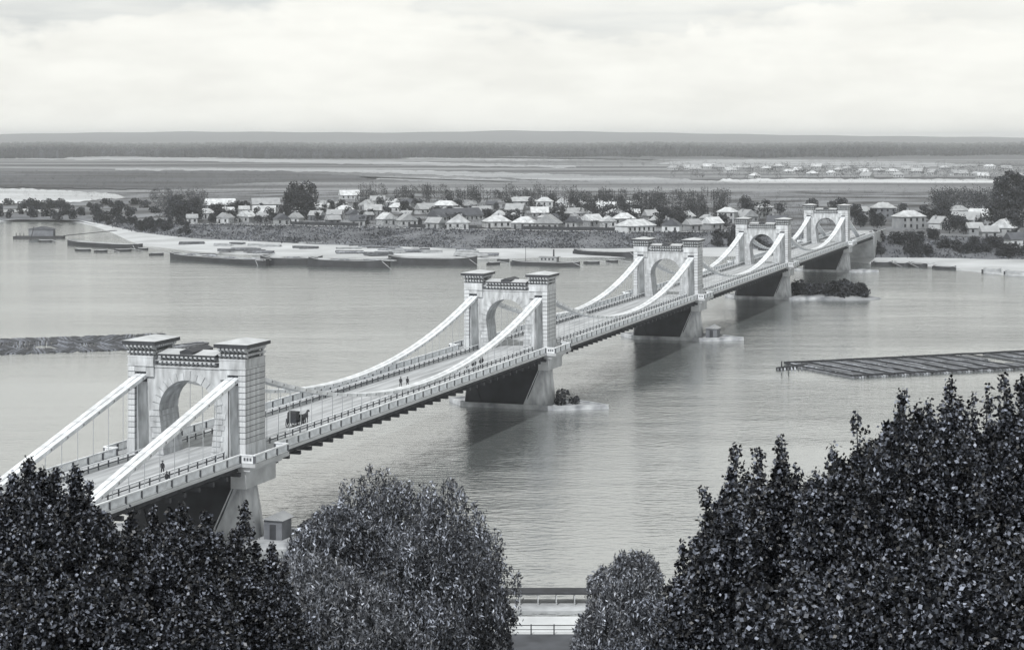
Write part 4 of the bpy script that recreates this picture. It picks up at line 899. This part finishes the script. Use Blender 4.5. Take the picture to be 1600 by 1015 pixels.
# weeds on the levee slope
cs = []
for k in range(5200):
    px = RU(150, 1640) if k % 3 else RU(150, 1130); q_ = random.random(); a = G(px, float(np.interp(px, KX, FOOT)), 1.3); b_ = G(px, float(np.interp(px, KX, CREST)), float(np.interp(px, KX, CZ))); p = a.lerp(b_, q_)
    cs.append(np.array(p) + RNG.normal(0, 1, (4, 3)) * np.array([1.1, 1.1, 0.25]) + np.array([0, 0, 0.35]))
o = put('levee_weeds', quads_mesh('levee_weeds', leaf_quads(np.concatenate(cs), 1.0, 0.7), mat('weeds', 0.07, 0.9, 0.5, 0.05, island=2.0, spec=0.2))); tag(o, 'rough weeds covering the slope of the levee', 'weeds', kind='stuff')
lb = []
for k in range(46):
    px = random.uniform(150, 300); q_ = random.uniform(0.15, 1.0); a = G(px, float(np.interp(px, KX, FOOT)), 1.3); b_ = G(px, float(np.interp(px, KX, CREST)), float(np.interp(px, KX, CZ))); p = a.lerp(b_, q_); p.z -= .2
    lb.append(bush_at(p, k % 2, random.uniform(1.0, 2.0)))
number(lb, 'dark bush on the bank at the left end of the levee, {} from left', 'bushes at the left end of the levee')
lb = []
for k in range(26):
    px = random.uniform(1120, 1200); q_ = random.uniform(0.0, 1.0); a = G(px, float(np.interp(px, KX, FOOT)), 1.3); b_ = G(px, float(np.interp(px, KX, CREST)), float(np.interp(px, KX, CZ))); p = a.lerp(b_, q_); p.z -= .2
    lb.append(bush_at(p, k % 2, random.uniform(1.2, 2.2)))
number(lb, 'dark bush on the far levee between third and fourth tower, {} from left', 'bushes on the levee behind the bridge')
lb = []
for k in range(60):
    px = random.uniform(-30, 250); py = random.uniform(320, 329) if k % 2 else random.uniform(335, 344); lb.append(bush_at(G(px, py, 2.3), k % 2, random.uniform(1.5, 2.6)))
number(lb, 'low dark bush on the flat shore at far left, {} from left', 'bushes on the flat left shore')
# the far forest: one mass of treetops
V = []; Fc = []
def blob(p, r, h):
    o = len(V); n = 5; a0 = random.uniform(0, 6)
    for k, (rr, zz) in enumerate(((0.55, 0.0), (1.0, 0.45), (0.6, 0.85))):
        for i in range(n): a = a0 + 2 * math.pi * (i + 0.5 * k) / n; V.append((p.x + r * rr * math.cos(a), p.y + r * rr * math.sin(a), p.z + h * zz))
    V.append((p.x, p.y, p.z + h))
    for k in range(2):
        for i in range(n): Fc.append((o + k * n + i, o + k * n + (i + 1) % n, o + (k + 1) * n + (i + 1) % n, o + (k + 1) * n + i))
    for i in range(n): Fc.append((o + 2 * n + i, o + 2 * n + (i + 1) % n, o + 3 * n))
d = 4350.0
while d < 10500:
    step = 9 * (d / 4350) ** 1.2; x = -0.40 * d
    while x < 0.40 * d:
        px = PX0 + x / d * F; edge = 4500 + 260 * math.sin(px * 0.009) + 120 * math.sin(px * 0.041) + (350 if px > 1000 else 0) - (300 if px < 100 else 0)
        if d > edge: blob(Vector((x + random.uniform(-4, 4), d + random.uniform(-10, 10), 2.5)), step * 0.62 * random.uniform(0.7, 1.2), random.uniform(15, 24) * (1 + 0.12 * math.sin(px * 0.02)))
        x += step
    d += 16 + (d - 4350) * 0.06
me = bpy.data.meshes.new('forest'); me.from_pydata(V, [], Fc); me.materials.append(M_FOREST); me.update()
tag(put('forest', me), 'broad belt of distant forest below the horizon', 'forest', kind='stuff')

# ================================================================== PEOPLE AND CARTS ON THE BRIDGE
def skin_mesh(name, verts, edges, radii, m, sub=1):
    me = bpy.data.meshes.new(name + '_cage'); me.from_pydata(verts, edges, []); o = bpy.data.objects.new(name + '_cage', me); COL.objects.link(o)
    o.modifiers.new('skin', 'SKIN'); sk = me.skin_vertices[0].data
    for i, r in enumerate(radii): sk[i].radius = (r, r) if not isinstance(r, tuple) else r
    sk[0].use_root = True; o.modifiers.new('sub', 'SUBSURF').levels = sub
    dg = bpy.context.evaluated_depsgraph_get(); dg.update(); res = bpy.data.meshes.new_from_object(o.evaluated_get(dg)); res.name = name; res.materials.clear(); res.materials.append(m)
    bpy.data.objects.remove(o); bpy.data.meshes.remove(me); return res
me_person = [skin_mesh('body', [(0, 0, .95), (0, .01, 1.2), (0, 0, 1.42), (0, 0, 1.54), (0, .02, 1.66), (.1, 0, .92), (.11, .12 * s, .5), (.12, .10 * s, .06), (.12, .10 * s + .14, .03), (-.1, 0, .92), (-.11, -.12 * s, .5), (-.12, -.2 * s, .06), (-.12, -.2 * s + .14, .03),
             (.2, 0, 1.4), (.26, -.06, 1.13), (.25, .06, .88), (-.2, 0, 1.4), (-.26, .04, 1.13), (-.25, .12, .9)],
             [(0, 1), (1, 2), (2, 3), (3, 4), (0, 5), (5, 6), (6, 7), (7, 8), (0, 9), (9, 10), (10, 11), (11, 12), (2, 13), (13, 14), (14, 15), (2, 16), (16, 17), (17, 18)],
             [.15, .15, .16, .06, .10, .10, .075, .05, .04, .10, .075, .05, .04, .07, .05, .035, .07, .05, .035], M_BODY) for s in (1, -1)]
me_hat = MB().tube((0, 0.02, 1.70), (0, 0.02, 1.73), .17, .17, 10); me_hat.tube((0, .02, 1.73), (0, .02, 1.84), .10, .09, 10); me_hat = me_hat.mesh('hat', M_HULL)
def person(label, u, v, face=0.0):
    T = thing('person', label, 'person', B(u, v, Z_DECK + (0.06 if abs(v) > 5.62 else 0)), -TH + face, 'people on the bridge')
    put('body', me_person[int(abs(u)) % 2], T); put('hat', me_hat, T)
person('person in dark clothes walking on the deck before the nearest tower arch', -16, 3.6, 0.2)
person('person in dark clothes beside the railing left of the nearest tower', -23, 8.0, 3.0)
person('left one of two people in dark clothes in the middle of the near span', 72, 1.0, 0.1)
person('right one of two people in dark clothes in the middle of the near span', 72.6, 2.0, 0.1)
for k in range(5): person(f'person in dark clothes in the group before the second tower, {nth(k)} from left', SPAN - 38 + k * 2.1, 6.0 + 0.35 * (k % 2) - 1.6, 0.3 * k)
person('person in dark clothes standing beyond the second tower', SPAN + 17, 4.2, 1.0)
horse = skin_mesh('body', [(0, 0, 1.25), (0, .55, 1.22), (0, .85, 1.45), (0, 1.15, 1.85), (0, 1.5, 1.75), (0, 1.72, 1.55), (0, -.6, 1.28), (0, -.95, 1.0), (0, -1.0, .6),
    (.17, .62, .95), (.17, .65, .55), (.17, .62, .06), (-.17, .62, .95), (-.17, .75, .58), (-.17, .7, .06), (.18, -.55, .95), (.18, -.72, .58), (.18, -.66, .06), (-.18, -.55, .95), (-.18, -.62, .58), (-.18, -.52, .06)],
    [(0, 1), (1, 2), (2, 3), (3, 4), (4, 5), (0, 6), (6, 7), (7, 8), (1, 9), (9, 10), (10, 11), (1, 12), (12, 13), (13, 14), (6, 15), (15, 16), (16, 17), (6, 18), (18, 19), (19, 20)],
    [.30, .29, .2, .15, .14, .08, .29, .07, .05, .12, .065, .06, .12, .065, .06, .15, .075, .06, .15, .075, .06], M_HORSE)
def wheel(r):
    m = MB(); n = 14
    for i in range(n): a0, a1 = 2 * math.pi * i / n, 2 * math.pi * (i + 1) / n; m.bar((0, r * math.cos(a0), r * math.sin(a0)), (0, r * math.cos(a1), r * math.sin(a1)), .07, .08)
    for i in range(7): a = 2 * math.pi * i / 7; m.bar((0, 0, 0), (0.001, r * math.cos(a), r * math.sin(a)), .05, .05)
    m.tube((-.12, 0, 0), (.12, 0, 0), .1); return m.mesh('wheel', M_TIMBER)
me_wheel = wheel(0.62)
def cart(label, hlabel, u, v, face):
    T = thing('cart', label, 'cart', B(u, v, Z_DECK), -TH + face, 'horse carts on the bridge')
    part('body', MB().box(-.7, .7, -1.5, 1.3, .75, 1.35, -0.12), M_TIMBER, T); part('seat', MB().box(-.65, .65, .6, 1.1, 1.37, 1.75), M_HULL, T)
    part('hood', MB().loft([[(x, -1.4, 1.36), (x, -1.3, 2.2), (x, -.6, 2.45), (x, .1, 2.3), (x, -.5, 1.36)] for x in (-.7, .7)]), M_HULL, T)
    for x in (-.82, .82):
        for y in (-1.0, 0.95): put('wheel', me_wheel, T, (x, y, .62))
    for x in (-.4, .4): part('shaft', MB().bar((x, 1.3, .85), (x, 3.7, 1.15), .07, .07), M_TIMBER, T)
    H = thing('horse', hlabel, 'horse', T.location + Matrix.Rotation(-TH + face, 3, 'Z') @ Vector((0, 3.2, 0)), -TH + face, 'horses on the bridge')
    put('body', horse, H)
cart('dark hooded cart on the road just beyond the nearest tower', 'dark horse pulling the cart beyond the nearest tower', 26, 2.6, 0.0)
cart('dark cart on the road just beyond the second tower', 'dark horse pulling the cart beyond the second tower', SPAN + 11, 2.8, 0.0)
cart('dark cart on the road beyond the third tower', 'dark horse pulling the cart beyond the third tower', 2 * SPAN + 26, 2.6, math.pi)

# ================================================================== AIR
hz = MB(); hz.box(-14000, 14000, -400, 27000, -4.2, 101)
mh = bpy.data.materials.new('river_haze'); mh.use_nodes = True; t = mh.node_tree; t.nodes.clear()
pv = t.nodes.new('ShaderNodeVolumePrincipled'); pv.inputs['Color'].default_value = (0.94, 0.97, 1.0, 1); pv.inputs['Density'].default_value = 8.0e-5
om = t.nodes.new('ShaderNodeOutputMaterial'); t.links.new(pv.outputs[0], om.inputs['Volume'])
tag(part('haze', hz, mh), 'pale even haze in the air over the river plain', 'haze', kind='stuff')
